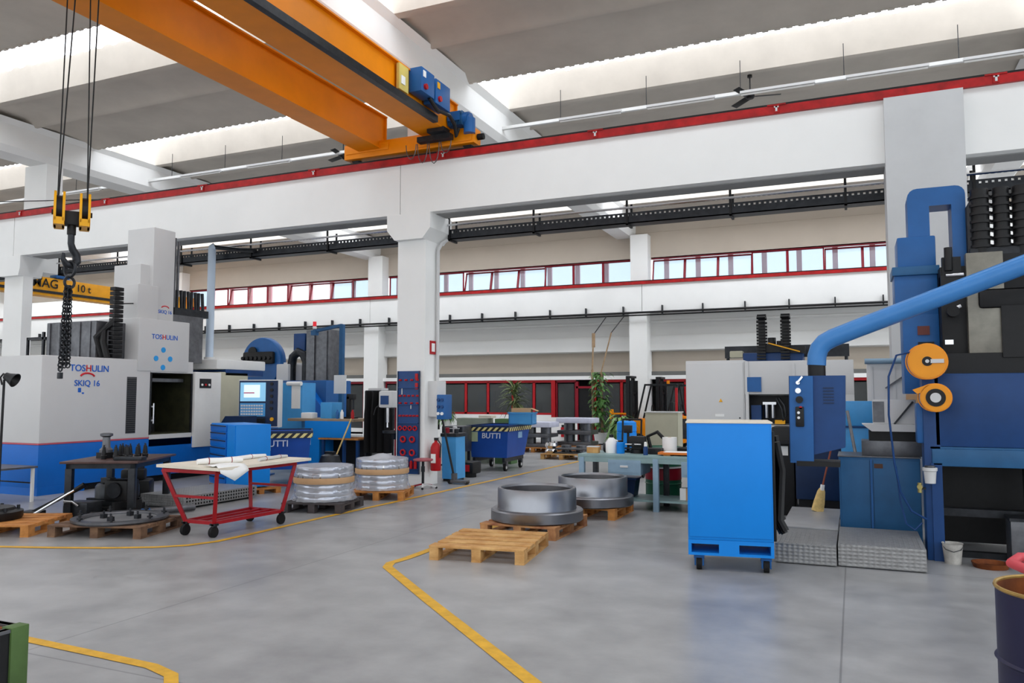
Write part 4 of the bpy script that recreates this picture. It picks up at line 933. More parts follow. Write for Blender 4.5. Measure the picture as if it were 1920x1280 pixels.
for x in (-.24, .2):
    for y in (-.15, .2): MB().cyl((x, y - .02, .05), (x, y + .02, .05), .05, seg=14).box(x - .025, x + .025, y - .025, y + .025, .08, .45).build('leg', DARK, gb)
fcn = thing('floor_scrubber', 'low black floor scrubber with red mark beside blue skip wheels', 'floor machine', (-7.5, 14.95, 0))
MB().box(-.28, .2, -.2, .22, .06, .32, .05).build('body', BLACK, fcn); B(-.02, .12, -.212, -.2, .12, .26).build('red_badge', RED, fcn)
MB().tube([(-.2, .1, .3), (-.3, .12, .7), (-.22, .12, .78)], .016, 6).build('handle', LGREY, fcn)
MB().cyl((-.2, -.22, .07), (-.2, .24, .07), .07, seg=16).cyl((.1, -.1, 0), (.1, -.1, .08), .12).build('wheel', RUBBER, fcn)

# blue tipping skips ---------------------------------------------------
def skip(loc, rz, label, txt, w=.98, L=1.5, tx=.08):
    t = thing('tipping_skip', label, 'skip', loc, rz)
    b = MB(); h0, h1 = .30, 1.0
    # body outline in y,z (front at low y), walls as one shell
    lo_ = [(-w / 2 + .06, .08), (w / 2 - .06, .08), (w / 2 - .06, L - .25), (-w / 2 + .06, L - .25)]
    hi_ = [(-w / 2, 0), (w / 2, 0), (w / 2, L), (-w / 2, L)]
    vl = [b.bm.verts.new((x, y, h0)) for x, y in lo_]; vh = [b.bm.verts.new((x, y, h1)) for x, y in hi_]
    vi = [b.bm.verts.new((x * .95, .04 + y * .95, h1)) for x, y in hi_]; vb = [b.bm.verts.new((x * .95, .02 + y * .97, h0 + .05)) for x, y in lo_]
    for i in range(4):
        j = (i + 1) % 4
        b.bm.faces.new((vl[i], vl[j], vh[j], vh[i])); b.bm.faces.new((vh[i], vh[j], vi[j], vi[i])); b.bm.faces.new((vi[i], vi[j], vb[j], vb[i]))
    b.bm.faces.new(vl[::-1]); b.bm.faces.new(vb)
    b.build('body', BINBLUE, t)
    rim = MB().box(-w / 2 - .03, w / 2 + .03, -.03, .0, .96, 1.03).box(-w / 2 - .03, w / 2 + .03, L, L + .03, .96, 1.03).box(-w / 2 - .03, -w / 2, 0, L, .96, 1.03).box(w / 2, w / 2 + .03, 0, L, .96, 1.03)
    rim.build('rim', DNAVY, t)
    MB().box(-w / 2 - .02, w / 2 + .02, -.034, -.03, .90, .985).box(w / 2 + .03, w / 2 + .034, -.02, L, .90, .985).build('hazard_band', HAZARD, t)
    text(txt, .17, TXTWHITE, t, (tx, .006, .79), (R(90 - 6.5), 0, 0), extrude=.004)
    B(-w / 2 + .04, -w / 2 + .24, -.0, .01, .66, .88).build('notice', mat('pale_green_notice', '#b9c6a2', .6), t)
    p = B(w / 2 - .025, w / 2 - .005, .7, .95, .72, .86).build('white_plate', mat('pale_plate', '#9cc4e8', .5), t)
    MB().box(-w / 2 + .1, -w / 2 + .16, .05, L - .2, .2, .3).box(w / 2 - .16, w / 2 - .1, .05, L - .2, .2, .3).build('chassis', DARK, t)
    for x in (-w / 2 + .12, w / 2 - .12):
        for y in (.15, L - .35):
            c = MB().box(x - .05, x + .05, y - .04, y + .04, .12, .22).build('castor', MIDSTEEL, t)
            wh = MB().cyl((x - .025, y, .09), (x + .025, y, .09), .09, seg=22).build('wheel', RUBBER, c)
            MB().cyl((x - .03, y, .09), (x + .03, y, .09), .045, seg=14).build('hub', LGREY, c)
    return t
skip((-7.62, 16.15, 0), 3, 'dark blue tipping skip with hazard band on wheels, blue crate on top', 'BUTTI')
skip((-9.92, 12.0, 0), 38, 'dark blue tipping skip with hazard band half hidden behind the drawer cabinet', 'BUTTI', L=1.2, tx=-.16)
# things on and behind the skip
lid = thing('blue_crate', 'light blue plastic crate lying on the blue skip rim', 'crate', (-7.12, 17.0, 1.03), 8)
MB().box(-.28, .28, -.22, .22, 0, .02).box(-.28, .28, -.22, -.2, 0, .26).box(-.28, .28, .2, .22, 0, .26).box(-.28, -.26, -.22, .22, 0, .26).box(.26, .28, -.22, .22, 0, .26).build('shell', SKYBLUE, lid)
MB().box(-.3, .3, -.24, .24, .25, .285).build('rim', SKYBLUE, lid)
cbx = thing('cardboard_box', 'open cardboard box on top of the light blue crate', 'box', (-7.12, 17.0, 1.316), 14)
B(-.24, .22, -.17, .17, 0, .09).build('carton', CARD, cbx)
MB().prism([(.2, .08), (.36, .02), (.36, .035), (.2, .095)], 'y', -.15, .15).build('flap', CARD, cbx)
tag(MB().box(-9.35, -8.5, 17.95, 18.35, 0, 1.13, .01).build('grey_green_crate', mat('grey_green', '#8f9788', .6)), 'tall grey green crate standing behind the blue skip', 'crate')
tag(MB().box(-8.3, -7.85, 18.0, 18.4, 0, 1.12, .01).build('green_crate', mat('dull_green', '#57784c', .6)), 'dull green crate behind the blue crate and skip', 'crate')
tag(B(-8.75, -8.4, 18.0, 18.3, 1.13, 1.2).build('pale_board', PLY), 'pale board lying on the grey green crate behind the skip', 'board')
hs = thing('hose_stand', 'thin grey stand with a hook behind the slim blue cabinet', 'stand', (-9.4, 17.0, 0))
MB().cyl((0, 0, 0), (0, 0, 1.3), .018).tube([(0, 0, 1.3), (.1, 0, 1.38), (.18, 0, 1.3)], .014, 6).build('pole', LGREY, hs); MB().cyl((0, 0, 0), (0, 0, .03), .15).build('base', DARK, hs)

# back pallets with castings ------------------------------------------
pallet((-7.2, 20.3, 0), 0, WOOD, 'pale pallet at the end of the aisle with low steel castings', 1.15, 1.0)
pallet((-8.9, 22.5, 0), 0, WOODO, 'orange pallet farther back under a wrapped grey casting stack', 1.2, 1.0)
pallet((-8.0, 23.6, 0), 0, WOODO, 'orange pallet farther back under a stack topped with white sheets', 1.2, 1.0)
def casting(loc, label, w, d, h, m, film):
    t = thing('casting_stack', label, 'castings', loc)
    for i in range(2):
        MB().box(-w / 2, w / 2, -d / 2, d / 2, i * h / 2, i * h / 2 + h * .18, .01).cyl((-w / 4, 0, i * h / 2 + h * .18), (-w / 4, 0, i * h / 2 + h * .48), w * .16).cyl((w / 4, 0, i * h / 2 + h * .18), (w / 4, 0, i * h / 2 + h * .48), w * .16).build('casting', m, t)
    if film: MB().box(-w / 2 - .03, w / 2 + .03, -d / 2 - .03, d / 2 + .03, h, h + .16, .03).build('sheet_stack', mat('pale_sheet', '#c9cbdc', .4), t)
casting((-8.9, 22.5, .144), 'grey casting stack under white sheets beside the blue skip', 1.0, .8, .6, MIDSTEEL, True)
casting((-8.0, 23.6, .144), 'grey casting stack under white sheets before the dark doorway', 1.1, .8, .7, MIDSTEEL, True)
casting((-7.0, 20.3, .144), 'low grey casting pair on the pale pallet', .85, .7, .22, MIDSTEEL, False)
bl = thing('round_casting', 'bright round casting at the corner of the pale pallet', 'casting', (-7.58, 20.1, .144))
MB().lathe([(0, 0), (.15, 0), (.17, .06), (.12, .12), (.17, .2), (.15, .28), (.08, .3), (0, .3)], seg=24).build('casting', CHROME, bl)
for i in range(3): MB().cyl((.1 * math.cos(i * 2.1), .1 * math.sin(i * 2.1), .28), (.1 * math.cos(i * 2.1), .1 * math.sin(i * 2.1), .32), .015, seg=8).build('bolt', DARK, bl)
bo = thing('notice_stand', 'white floor panel with red fire equipment signs before the office', 'sign', (-10.2, 28.4, -.05))
B(-.55, .55, 0, .03, .05, .92).build('panel', PAPER, bo)
MB().cyl((.0, -.08, .18), (.0, -.08, .55), .08).build('red_cylinder', RED, bo)
MB().box(-.04, .06, -.12, -.04, .55, .64).build('valve', BLACK, bo)

# plants ---------------------------------------------------------------
def leafy(t, name, n, spread, z0, z1, ln, m, droop=.5, rnd=random.Random(11), wd=.03):
    f = MB()
    for i in range(n):
        a = rnd.uniform(0, 2 * PI); z = rnd.uniform(z0, z1); r0 = rnd.uniform(0, spread); L_ = ln * rnd.uniform(.6, 1.1); e0 = rnd.uniform(.2, 1.2)
        base = Vector((r0 * math.cos(a), r0 * math.sin(a), z)); d = Vector((math.cos(a), math.sin(a), 0)); sd = Vector((-d.y, d.x, 0))
        P = [base + d * L_ * s_ * math.cos(e0 - droop * s_) + Vector((0, 0, L_ * s_ * math.sin(e0 - 1.6 * droop * s_))) for s_ in (0, .35, .7, 1)]
        W_ = (.4, 1, .8, .05)
        va = [f.bm.verts.new(p + sd * wd * w_) for p, w_ in zip(P, W_)]; vb = [f.bm.verts.new(p - sd * wd * w_ + Vector((0, 0, .006))) for p, w_ in zip(P, W_)]
        for k in range(3): f.bm.faces.new((va[k], va[k + 1], vb[k + 1], vb[k]))
    return f.build(name, m, t)
def pot(t, r=.2, h=.35, m=None):
    MB().lathe([(0, 0), (r * .75, 0), (r, h), (r * 1.06, h), (r * 1.06, h + .03), (r * .9, h + .03), (r * .85, h - .02), (0, h - .02)], seg=20).build('pot', m or WGREY, t)
pm = thing('palm_plant', 'tall spiky potted palm before the office windows above the blue skip', 'plant', (-10.9, 25.3, 0))
pot(pm, .28, .5, DARK)
MB().tube([(0, 0, .48), (.03, 0, 1.0), (0, .02, 1.55)], [.07, .06, .05], 8).tube([(.1, .05, .48), (.16, .05, 1.0), (.2, .05, 1.3)], [.05, .045, .04], 8).build('trunk', BARK, pm)
leafy(pm, 'crown', 120, .05, 1.35, 2.0, .62, PALM, .35, random.Random(2), .03); leafy(pm, 'lower_crown', 60, .15, 1.1, 1.45, .5, PALM, .8, random.Random(4), .028)
cpn = thing('climbing_plant', 'climbing plant on two tall canes reaching to the beam at the office entrance', 'plant', (-8.05, 26.2, 0))
pot(cpn, .24, .4)
MB().cyl((-.25, 0, .38), (-.32, .1, 2.6), .05, seg=8).cyl((-.32, .1, 2.6), (-.33, .3, 3.85), .03, seg=6).cyl((-.33, .3, 3.4), (-.33, .3, 3.9), .06).build('cane', BARK, cpn)
MB().cyl((.06, 0, .38), (.0, .1, 2.5), .05, seg=8).cyl((.0, .1, 2.5), (.32, .3, 3.9), .025, seg=6).build('cane', BARK, cpn)
MB().cyl((-.33, .3, 3.85), (-.33, 1.9, 4.64), .018, seg=5).cyl((.32, .3, 3.9), (.36, 1.9, 4.64), .018, seg=5).build('rope', BLACK, cpn)
f1 = leafy(cpn, 'vine_leaves', 260, .3, .5, 2.5, .22, LEAF, .8, random.Random(8), .06)
fn_ = thing('potted_fern', 'bushy pale green potted fern beside the blue barrel past the bench', 'plant', (-6.9, 24.6, 0))
pot(fn_, .2, .35); leafy(fn_, 'fronds', 220, .15, .4, 1.0, .5, LEAF2, 1.0, random.Random(9), .05)
sp2 = thing('window_sill_plant', 'small green plant at the foot of the first office window', 'plant', (-15.0, 28.0, 0))
pot(sp2, .18, .7); leafy(sp2, 'leaves', 80, .1, .75, 1.05, .4, LEAF, .7, random.Random(10), .04)
for i, (x, z, w_, h_, m, lb) in enumerate(((-14.05, 1.25, .75, .62, NAVY, 'dark blue screen seen through the second office window'),)):
    s_ = thing('office_screen', lb, 'screen', (x, 29.6, 0)); B(-w_ / 2, w_ / 2, 0, .06, z, z + h_, .01).build('screen', m, s_); B(-w_ / 2 - .04, w_ / 2 + .04, .06, .1, z - .04, z + h_ + .04).build('casing', BLACK, s_); B(-.06, .06, .05, .12, 0, z).build('stand', BLACK, s_)
for i, (x, lb) in enumerate(((-12.6, 'dark office chair behind the third office window'), (-11.9, 'dark office chair behind the fourth office window'))):
    c = thing('office_chair', lb, 'chair', (x, 29.7, 0)); B(-.25, .25, -.25, .25, .45, .52, .02).build('seat', BLACK, c); B(-.24, .24, .2, .27, .6, 1.35, .03).build('backrest', BLACK, c); MB().cyl((0, 0, .05), (0, 0, .45), .03).box(-.28, .28, -.03, .03, 0, .05).box(-.03, .03, -.28, .28, 0, .05).build('base', DARK, c)

# ================================================================== forklifts
def forklift(loc, rz, label, body, guard_red):
    """faces local -x; base between the wheels"""
    t = thing('forklift', label, 'forklift', loc, rz)
    mt = MB()
    for y in (-.32, .32): mt.box(-.98, -.86, y - .05, y + .05, .08, 2.35).box(-.84, -.76, y - .04, y + .04, .1, 2.2)
    for z in (.3, 1.1, 1.75, 2.28): mt.box(-.96, -.8, -.32, .32, z, z + .07)
    mt.cyl((-.86, -.12, .2), (-.86, -.12, 1.7), .04).cyl((-.86, .12, .2), (-.86, .12, 1.7), .04)
    mt.build('mast', BLACK, t)
    MB().box(-1.06, -.98, -.45, .45, .12, .5).box(-1.06, -1.02, -.4, .4, .5, 1.0).build('fork_carriage', DARK, t)
    for y in (-.25, .25): MB().box(-1.95, -1.0, y - .06, y + .06, .06, .10).build('fork', DARK, t)
    MB().prism([(-.75, .2), (.95, .2), (1.05, .5), (1.0, 1.0), (.55, 1.08), (.45, .75), (-.3, .7), (-.4, .95), (-.72, .95)], 'y', -.48, .48).build('body', body, t)
    MB().box(.62, 1.08, -.5, .5, .32, .98, .06).build('counterweight', DARK if body is ORANGE else body, t)
    g = MB()
    for y in (-.42, .42): g.bar((-.6, y, .9), (-.32, y, 2.06), .05).bar((.8, y, 1.0), (.62, y, 2.06), .05).bar((-.34, y, 2.05), (.72, y, 2.05), .06)
    for i in range(6): g.box(-.3 + .18 * i, -.26 + .18 * i, -.42, .42, 2.03, 2.07)
    g.build('overhead_guard', BLACK, t)
    MB().box(.1, .55, -.25, .25, .78, .9, .04).box(.42, .56, -.24, .24, .9, 1.5, .05).build('seat', BLACK, t)
    MB().cyl((-.35, 0, .9), (-.2, 0, 1.2), .025).build('steering_column', BLACK, t)
    MB().ring((-.18, 0, 1.24), .16, .015, 'x', 18, 6).build('steering_wheel', BLACK, t)
    if guard_red: MB().box(.66, .74, -.46, -.42, .95, 1.95).build('red_post', RED, t); MB().cyl((.3, .2, 2.08), (.3, .2, 2.2), .05).build('beacon', ORANGE, t)
    for x, r in ((-.55, .24), (.68, .2)):
        for y in (-.44, .44):
            w_ = MB().cyl((x, y - .1, r), (x, y + .1, r), r, seg=24).build('wheel', RUBBER, t); MB().cyl((x, y - .11, r), (x, y + .11, r), r * .5, seg=14).build('hub', LGREY, w_)
    return t
forklift((-5.9, 25.6, 0), 0, 'orange forklift with black mast and overhead guard beyond the workbench', ORANGE, True)
forklift((-5.3, 27.3, 0), 0, 'dark blue forklift mostly hidden behind the orange forklift, mast higher', NAVY, False)
gx = thing('green_grey_cabinet', 'pale olive metal cabinet standing behind the workbench before the forklift', 'cabinet', (-3.85, 17.0, 0))
B(-.36, .36, 0, .5, .04, 1.33, .01).build('body', TAN, gx); B(-.34, .34, -.015, 0, .08, 1.28, .004).build('door', TAN, gx)
MB().box(-.3, -.27, -.03, -.015, .7, .85).build('door_handle', DARK, gx)
B(-.38, .38, -.02, .52, 1.33, 1.35).build('top', LGREY, gx); B(-.33, .33, .02, .48, 0, .04).build('plinth', BLACK, gx)
bd = thing('blue_barrel', 'bright blue plastic barrel by the fern past the bench', 'barrel', (-6.15, 22.6, 0))
MB().lathe([(0, 0), (.26, 0), (.29, .05), (.29, .3), (.27, .32), (.29, .34), (.29, .62), (.27, .64), (.29, .66), (.28, .92), (.2, .96), (0, .96)], seg=24).build('shell', CABBLUE, bd)
MB().cyl((.1, 0, .96), (.1, 0, .99), .04).build('bung', BLACK, bd)
ow = thing('parts_rack', 'low orange and white rack of small parts near the red office frame', 'rack', (-7.75, 28.0, 0))
for z in (.5, .8, 1.02): B(-.45, .45, -.2, .2, z, z + .05).build('shelf', ORANGE if z != .8 else PAPER, ow)
for x in (-.43, .43): B(x - .02, x + .02, -.2, .2, 0, 1.2).build('post', YELLOW, ow)

# ================================================================== workbench with clutter
wk = thing('workbench', 'long grey green workbench cluttered with tools beside the steel rings', 'workbench', (-2.5, 11.5, 0))
B(-1.4, 1.2, 0, .8, .77, .815, .004).build('worktop', TEAL, wk)
B(-1.4, 1.2, .0, .06, .70, .77).build('apron', TEAL, wk)
for x in (-1.34, -.20, 1.1):
    for y in (.03, .72): B(x - .04, x + .04, y - .045, y + .04, 0, .768, .004).build('leg', BENCHBLUE if y < .5 else DARK, wk)
B(-1.3, 1.1, .05, .75, .13, .16).build('lower_shelf', TEAL, wk)
for a, b in ((-.92, -.42), (.18, .62)):
    d = B(a, b, -.012, .6, .52, .74, .004).build('drawer', BENCHBLUE, wk)
    MB().box((a + b) / 2 - .06, (a + b) / 2 + .06, -.03, -.012, .63, .66, .004).build('drawer_pull', LGREY, d)
    B(a + .03, b - .03, -.016, -.012, .56, .70).build('drawer_face', BENCHBLUE, d)
BT = .815
def on_bench(name, label, cat, x, y, parts, rz=0, z=BT):
    t = thing(name, label, cat, (x, y, z), rz)
    for nm, mb, m in parts: mb.build(nm, m, t)
    return t
on_bench('white_jug', 'white plastic jug with black cap on the workbench', 'jug', -3.47, 11.85, [('body', MB().lathe([(0, 0), (.085, 0), (.09, .03), (.09, .16), (.05, .22), (.03, .24), (0, .24)], seg=18), PAPER), ('cap', MB().cyl((0, 0, .24), (0, 0, .28), .035), BLACK), ('handle', MB().tube([(.06, 0, .2), (.12, 0, .18), (.12, 0, .08), (.085, 0, .06)], .012, 6), PAPER)])
on_bench('blue_can', 'bright blue can beside the white jug on the workbench', 'can', -3.31, 11.8, [('can', MB().lathe([(0, 0), (.06, 0), (.062, .01), (.062, .16), (.05, .175), (0, .175)], seg=18), CABBLUE), ('lid', MB().cyl((0, 0, .175), (0, 0, .2), .04), BLACK)])
on_bench('bench_vise', 'black bench vise in the middle of the workbench clutter', 'vise', -3.08, 11.97, [('base', MB().cyl((0, 0, 0), (0, 0, .06), .12).box(-.08, .08, -.1, .1, .06, .14, .01), BLACK), ('jaw', MB().box(-.12, .12, -.12, -.06, .1, .26, .01).box(-.12, .12, .0, .08, .1, .26, .01), BLACK), ('screw', MB().cyl((0, -.3, .15), (0, 0, .15), .02), DARK), ('handle', MB().cyl((-.12, -.29, .15), (.12, -.29, .15), .01), CHROME)])
on_bench('pump_bottle', 'small bottle with white cap and dark base at the bench front', 'bottle', -2.87, 11.6, [('bottle', MB().lathe([(0, 0), (.035, 0), (.035, .1), (.025, .13), (0, .13)], seg=14), NAVY), ('cap', MB().lathe([(0, .13), (.025, .13), (.02, .19), (0, .2)], seg=12), PAPER)])
on_bench('paper_roll', 'large white paper roll standing on the workbench', 'paper roll', -2.6, 12.02, [('roll', MB().lathe([(.03, 0), (.11, 0), (.11, .25), (.03, .25)], seg=24, closed=True), PAPER), ('core', MB().lathe([(.025, .0), (.03, 0), (.03, .252), (.025, .252)], seg=14, closed=True), CARD)])
on_bench('orange_board', 'orange edged board with papers lying on the workbench by the blue cabinet', 'board', -2.3, 11.66, [('board', MB().box(-.38, .35, -.1, .2, .02, .05), mat('orange_board', '#e07a2c', .6)), ('paper', MB().box(-.3, .3, -.08, .18, .05, .056), PAPER), ('spacer', MB().box(-.3, -.2, -.08, .18, 0, .02).box(.2, .3, -.08, .18, 0, .02), WOOD)], 3)
on_bench('open_paper', 'white sheet of paper behind the orange board on the workbench', 'paper', -2.02, 12.1, [('sheet', MB().box(-.12, .12, -.08, .08, 0, .004), PAPER)], 20)
on_bench('wood_block', 'small brown wooden box at the aisle end of the workbench', 'box', -3.72, 11.75, [('box', MB().box(-.1, .08, -.06, .06, 0, .09, .006), WOOD), ('lid', MB().box(-.1, .08, -.06, .06, .09, .105), LGREY)])
on_bench('small_motor', 'dark small motor between the wooden box and white jug', 'motor', -3.53, 12.0, [('motor', MB().cyl((-.1, 0, .07), (.1, 0, .07), .07, seg=18).box(-.08, .08, -.06, .06, 0, .03), DARK), ('shaft', MB().cyl((.1, 0, .07), (.16, 0, .07), .015), CHROME)])
junk = [('gripper_arm', 'black jointed gripper arm behind the bench vise', -2.93, 12.2, MB().tube([(0, 0, .04), (-.05, 0, .25), (.1, 0, .32), (.22, 0, .2)], .03, 8).box(-.1, .1, -.08, .08, 0, .05)), ('cable_coil', 'coil of black cable on the workbench near the paper roll', -2.36, 12.12, MB().ring((0, 0, .03), .13, .028, 'z', 24, 8).ring((0, 0, .075), .12, .026, 'z', 24, 8)), ('tool_case', 'low dark tool case on the bench beside the pump bottle', -2.82, 11.88, MB().box(-.14, .14, -.09, .09, 0, .09, .012).box(-.05, .05, -.1, -.09, .05, .08)), ('air_gun', 'black air gun lying by the paper roll on the workbench', -2.2, 11.93, MB().bar((-.1, 0, .03), (.1, 0, .04), .03).bar((.08, 0, .03), (.14, -.08, .02), .03)), ('drill_stand', 'black upright stand next to the blue can on the workbench', -3.27, 12.1, MB().box(-.08, .08, -.08, .08, 0, .03).cyl((0, 0, .03), (0, 0, .42), .02).box(-.06, .06, -.05, .05, .3, .42, .01))]
for n_, lb, x, y, mb in junk:
    t = thing(n_, lb, 'tool', (x, y, BT)); mb.build('body', BLACK, t)
    MB().cyl((-.02, 0, .05), (.02, 0, .05), .034, seg=10).build('collar', DARK, t)
# under the bench
gd = thing('green_drum', 'green steel drum with red and white band behind the workbench legs', 'drum', (-2.86, 12.72, 0))
MB().lathe([(0, 0), (.28, 0), (.29, .01), (.285, .03), (.285, .29), (.3, .3), (.285, .31), (.285, .57), (.3, .58), (.285, .59), (.285, .86), (.295, .875), (.28, .88), (.27, .86), (0, .86)], seg=32).build('shell', GREEN, gd)
MB().lathe([(.288, .36), (.289, .36), (.289, .54), (.288, .54)], seg=32).build('red_band', DARKRED, gd); MB().lathe([(.289, .545), (.3, .55), (.289, .575)], seg=32).build('white_band', LGREY, gd)
bb2 = thing('blue_bin', 'dark blue plastic bin on the lower bench shelf beside the green drum', 'bin', (-3.28, 11.95, .16))
MB().prism([(-.16, 0), (.16, 0), (.2, .27), (-.2, .27)], 'y', -.14, .14).build('body', DNAVY, bb2); B(-.215, .215, -.16, .16, .26, .285, .005).build('rim', NAVY, bb2)
wbx = thing('white_box', 'white cardboard box on the lower bench shelf near the front leg', 'box', (-2.28, 11.85, .16))
B(-.12, .12, -.1, .1, 0, .17).build('carton', PAPER, wbx); MB().box(-.03, .03, -.102, .102, .0, .172).build('tape', CARD, wbx)
rb2 = thing('red_can', 'red oil can on the lower bench shelf beside the blue cabinet', 'can', (-1.85, 11.8, .16)); MB().lathe([(0, 0), (.08, 0), (.08, .14), (.03, .2), (0, .2)], seg=16).build('can', RED, rb2); MB().cyl((0, 0, .2), (.08, 0, .27), .01).build('spout', BLACK, rb2)
on_bench('black_parts_tray', 'black tray of steel parts on the lower bench shelf at the ring end', 'tray', -3.5, 11.85, [('tray', MB().box(-.2, .15, -.15, .15, 0, .05), BLACK), ('part', MB().cyl((-.1, 0, .05), (-.1, 0, .14), .06).cyl((.06, .05, .05), (.06, .05, .1), .05), LGREY)], 0, .16)
bx3 = thing('dark_blue_crate', 'dark blue crate behind the bench leg near the blue cabinet', 'crate', (-1.95, 12.53, 0)); MB().box(-.3, .3, -.2, .2, 0, .6, .02).build('body', DNAVY, bx3); B(-.32, .32, -.22, .22, .6, .63).build('rim', NAVY, bx3)
# dark trolley and stool-like frame farther behind
dt = thing('black_hand_truck', 'black hand truck standing behind the workbench drawer', 'hand truck', (-4.3, 16.1, 0))
MB().cyl((-.2, 0, .1), (-.2, .15, 1.2), .02).cyl((.2, 0, .1), (.2, .15, 1.2), .02).cyl((-.2, .07, .6), (.2, .07, .6), .015).cyl((-.2, .15, 1.2), (.2, .15, 1.2), .02).build('frame', BLACK, dt)
MB().box(-.22, .22, -.25, .02, .02, .04).build('toe_plate', DARK, dt)
for x in (-.25, .25): MB().cyl((x - .02, .05, .1), (x + .02, .05, .1), .1, seg=16).build('wheel', RUBBER, dt)

# ================================================================== steel rings and pallets in the middle
pallet((-3.66, 7.86, 0), 8, WOOD, 'empty pale wooden pallet nearest the yellow line corner', 1.02, 1.1, .15)
pallet((-3.74, 9.35, 0), 0, mat('reddish_pallet_wood', '#c99460', .75, var=.3, scale=5, bump=.2, hex2='#7e4a34'), 'reddish pallet carrying the nearer machined steel ring', .98, 1.2, .15)
pallet((-3.52, 10.98, 0), 0, WOODO, 'orange pallet carrying the farther machined steel ring', .98, 1.0, .15)
def steel_ring(loc, label):
    t = thing('steel_ring', label, 'ring', loc)
    MB().lathe([(.43, 0), (.56, 0), (.58, .015), (.58, .125), (.565, .14), (.50, .145), (.495, .16), (.495, .385), (.485, .40), (.455, .40), (.445, .385), (.445, .12), (.43, .10)], seg=96, closed=True).build('ring_wall', STEEL, t)
    MB().lathe([(.4445, .12), (.4445, .37), (.443, .37), (.443, .12)], seg=64, closed=True).build('bore', STEELI, t)
    return t
steel_ring((-3.70, 9.30, .152), 'large flanged steel ring on the reddish pallet, nearer of two')
steel_ring((-3.48, 10.92, .152), 'large flanged steel ring on the orange pallet next to the workbench')

# ================================================================== blue cabinet on castors
cb = thing('wheeled_cabinet', 'tall bright blue cabinet on castors before the tread plate platform', 'cabinet', (-1.13, 7.9, 0), 9)
B(-.40, .40, 0, .75, .30, 1.43, .01).build('body', CABBLUE, cb)
B(-.385, .385, -.012, 0, .33, 1.41, .004).build('front_door', CABBLUE, cb)
B(-.41, .41, -.005, .76, 1.43, 1.445).build('top_edge', PLY, cb)
sk = MB().box(-.40, .40, 0, .75, .26, .30).box(-.40, .40, 0, .75, .15, .175)
for x in (-.40, -.11, .37): sk.box(x, x + (.19 if x == -.11 else .03), 0, .75, .175, .26)
sk.build('fork_base', CABBLUE, cb)
for x in (-.3, .33):
    for y in (.1, .65):
        f = MB().box(x - .05, x + .05, y - .05, y + .05, .11, .15).box(x - .045, x - .03, y - .05, y + .03, .04, .12).box(x + .03, x + .045, y - .05, y + .03, .04, .12).build('castor_fork', MBLUE, cb)
        MB().cyl((x - .025, y - .02, .062), (x + .025, y - .02, .062), .062, seg=22).build('wheel', RUBBER, f)
MB().box(.40, .43, .05, .7, .3, 1.35, .01).build('side_rack', BLACK, cb)
for i, (y, z0, z1) in enumerate(((.12, .5, 1.25), (.28, .45, 1.3), (.45, .55, 1.2), (.6, .4, 1.28))): MB().tube([(.45, y, z1), (.5, y + .03, (z0 + z1) / 2 + .1), (.47, y, z0), (.52, y - .02, z0 - .1)], .035, 7).build('black_hose', BLACK, cb)

# ================================================================== tread plate platform
def platform(x0, x1, y0, y1, h, label):
    t = thing('platform_step', label, 'platform', (x0, y0, 0))
    B(0, x1 - x0, 0, y1 - y0, h - .02, h, .003).build('tread_top', TREAD, t)
    B(0, x1 - x0, 0, .012, .01, h - .02).build('front_plate', TREAD, t)
    MB().box(0, .012, .012, y1 - y0, .01, h - .02).box(x1 - x0 - .012, x1 - x0, .012, y1 - y0, .01, h - .02).build('side_plate', TREAD, t)
    rb_ = MB()
    n = int((x1 - x0) / .045)
    for i in range(n): rb_.box(.02 + .045 * i, .036 + .045 * i, .02, min(.75, y1 - y0 - .02), h, h + .005)
    rb_.build('grip_rib', TREAD, t)
    MB().box(.05, .09, .05, .09, 0, .02).box(x1 - x0 - .09, x1 - x0 - .05, .05, .09, 0, .02).box(.05, .09, y1 - y0 - .09, y1 - y0 - .05, 0, .02).build('foot', DARK, t)
platform(-.78, -.20, 8.55, 9.55, .20, 'aluminium tread plate step beside the wheeled blue cabinet')
platform(-.185, .60, 8.60, 9.75, .22, 'aluminium tread plate step in front of the blue machine cupboard')
t = thing('platform_step', 'smooth grey platform behind the tread plate step where the straw broom stands', 'platform', (-.80, 9.58, 0))
B(0, .60, 0, 1.7, .19, .215, .004).build('deck', mat('smooth_aluminium', '#a9a9aa', .4, .3), t); MB().box(0, .6, 0, .012, .01, .19).box(0, .012, .012, 1.7, .01, .19).build('skirt', TREAD, t)
br = thing('straw_broom', 'straw broom with brown handle standing on the grey platform', 'broom', (-.47, 10.95, .215))
MB().lathe([(0, .02), (.035, .0), (.05, 0), (.045, .12), (.032, .26), (.02, .3), (0, .3)], seg=16, M=Matrix.Rotation(R(12), 4, 'Y') @ Matrix.Diagonal((1.5, .8, 1, 1))).build('straw_head', BROOM, br)
MB().cyl((.062, 0, .27), (.072, 0, .34), .026).build('binding', PAPER, br)
MB().cyl((.065, 0, .3), (.215, .08, .93), .012, seg=8).build('handle', BROWNSTICK, br)

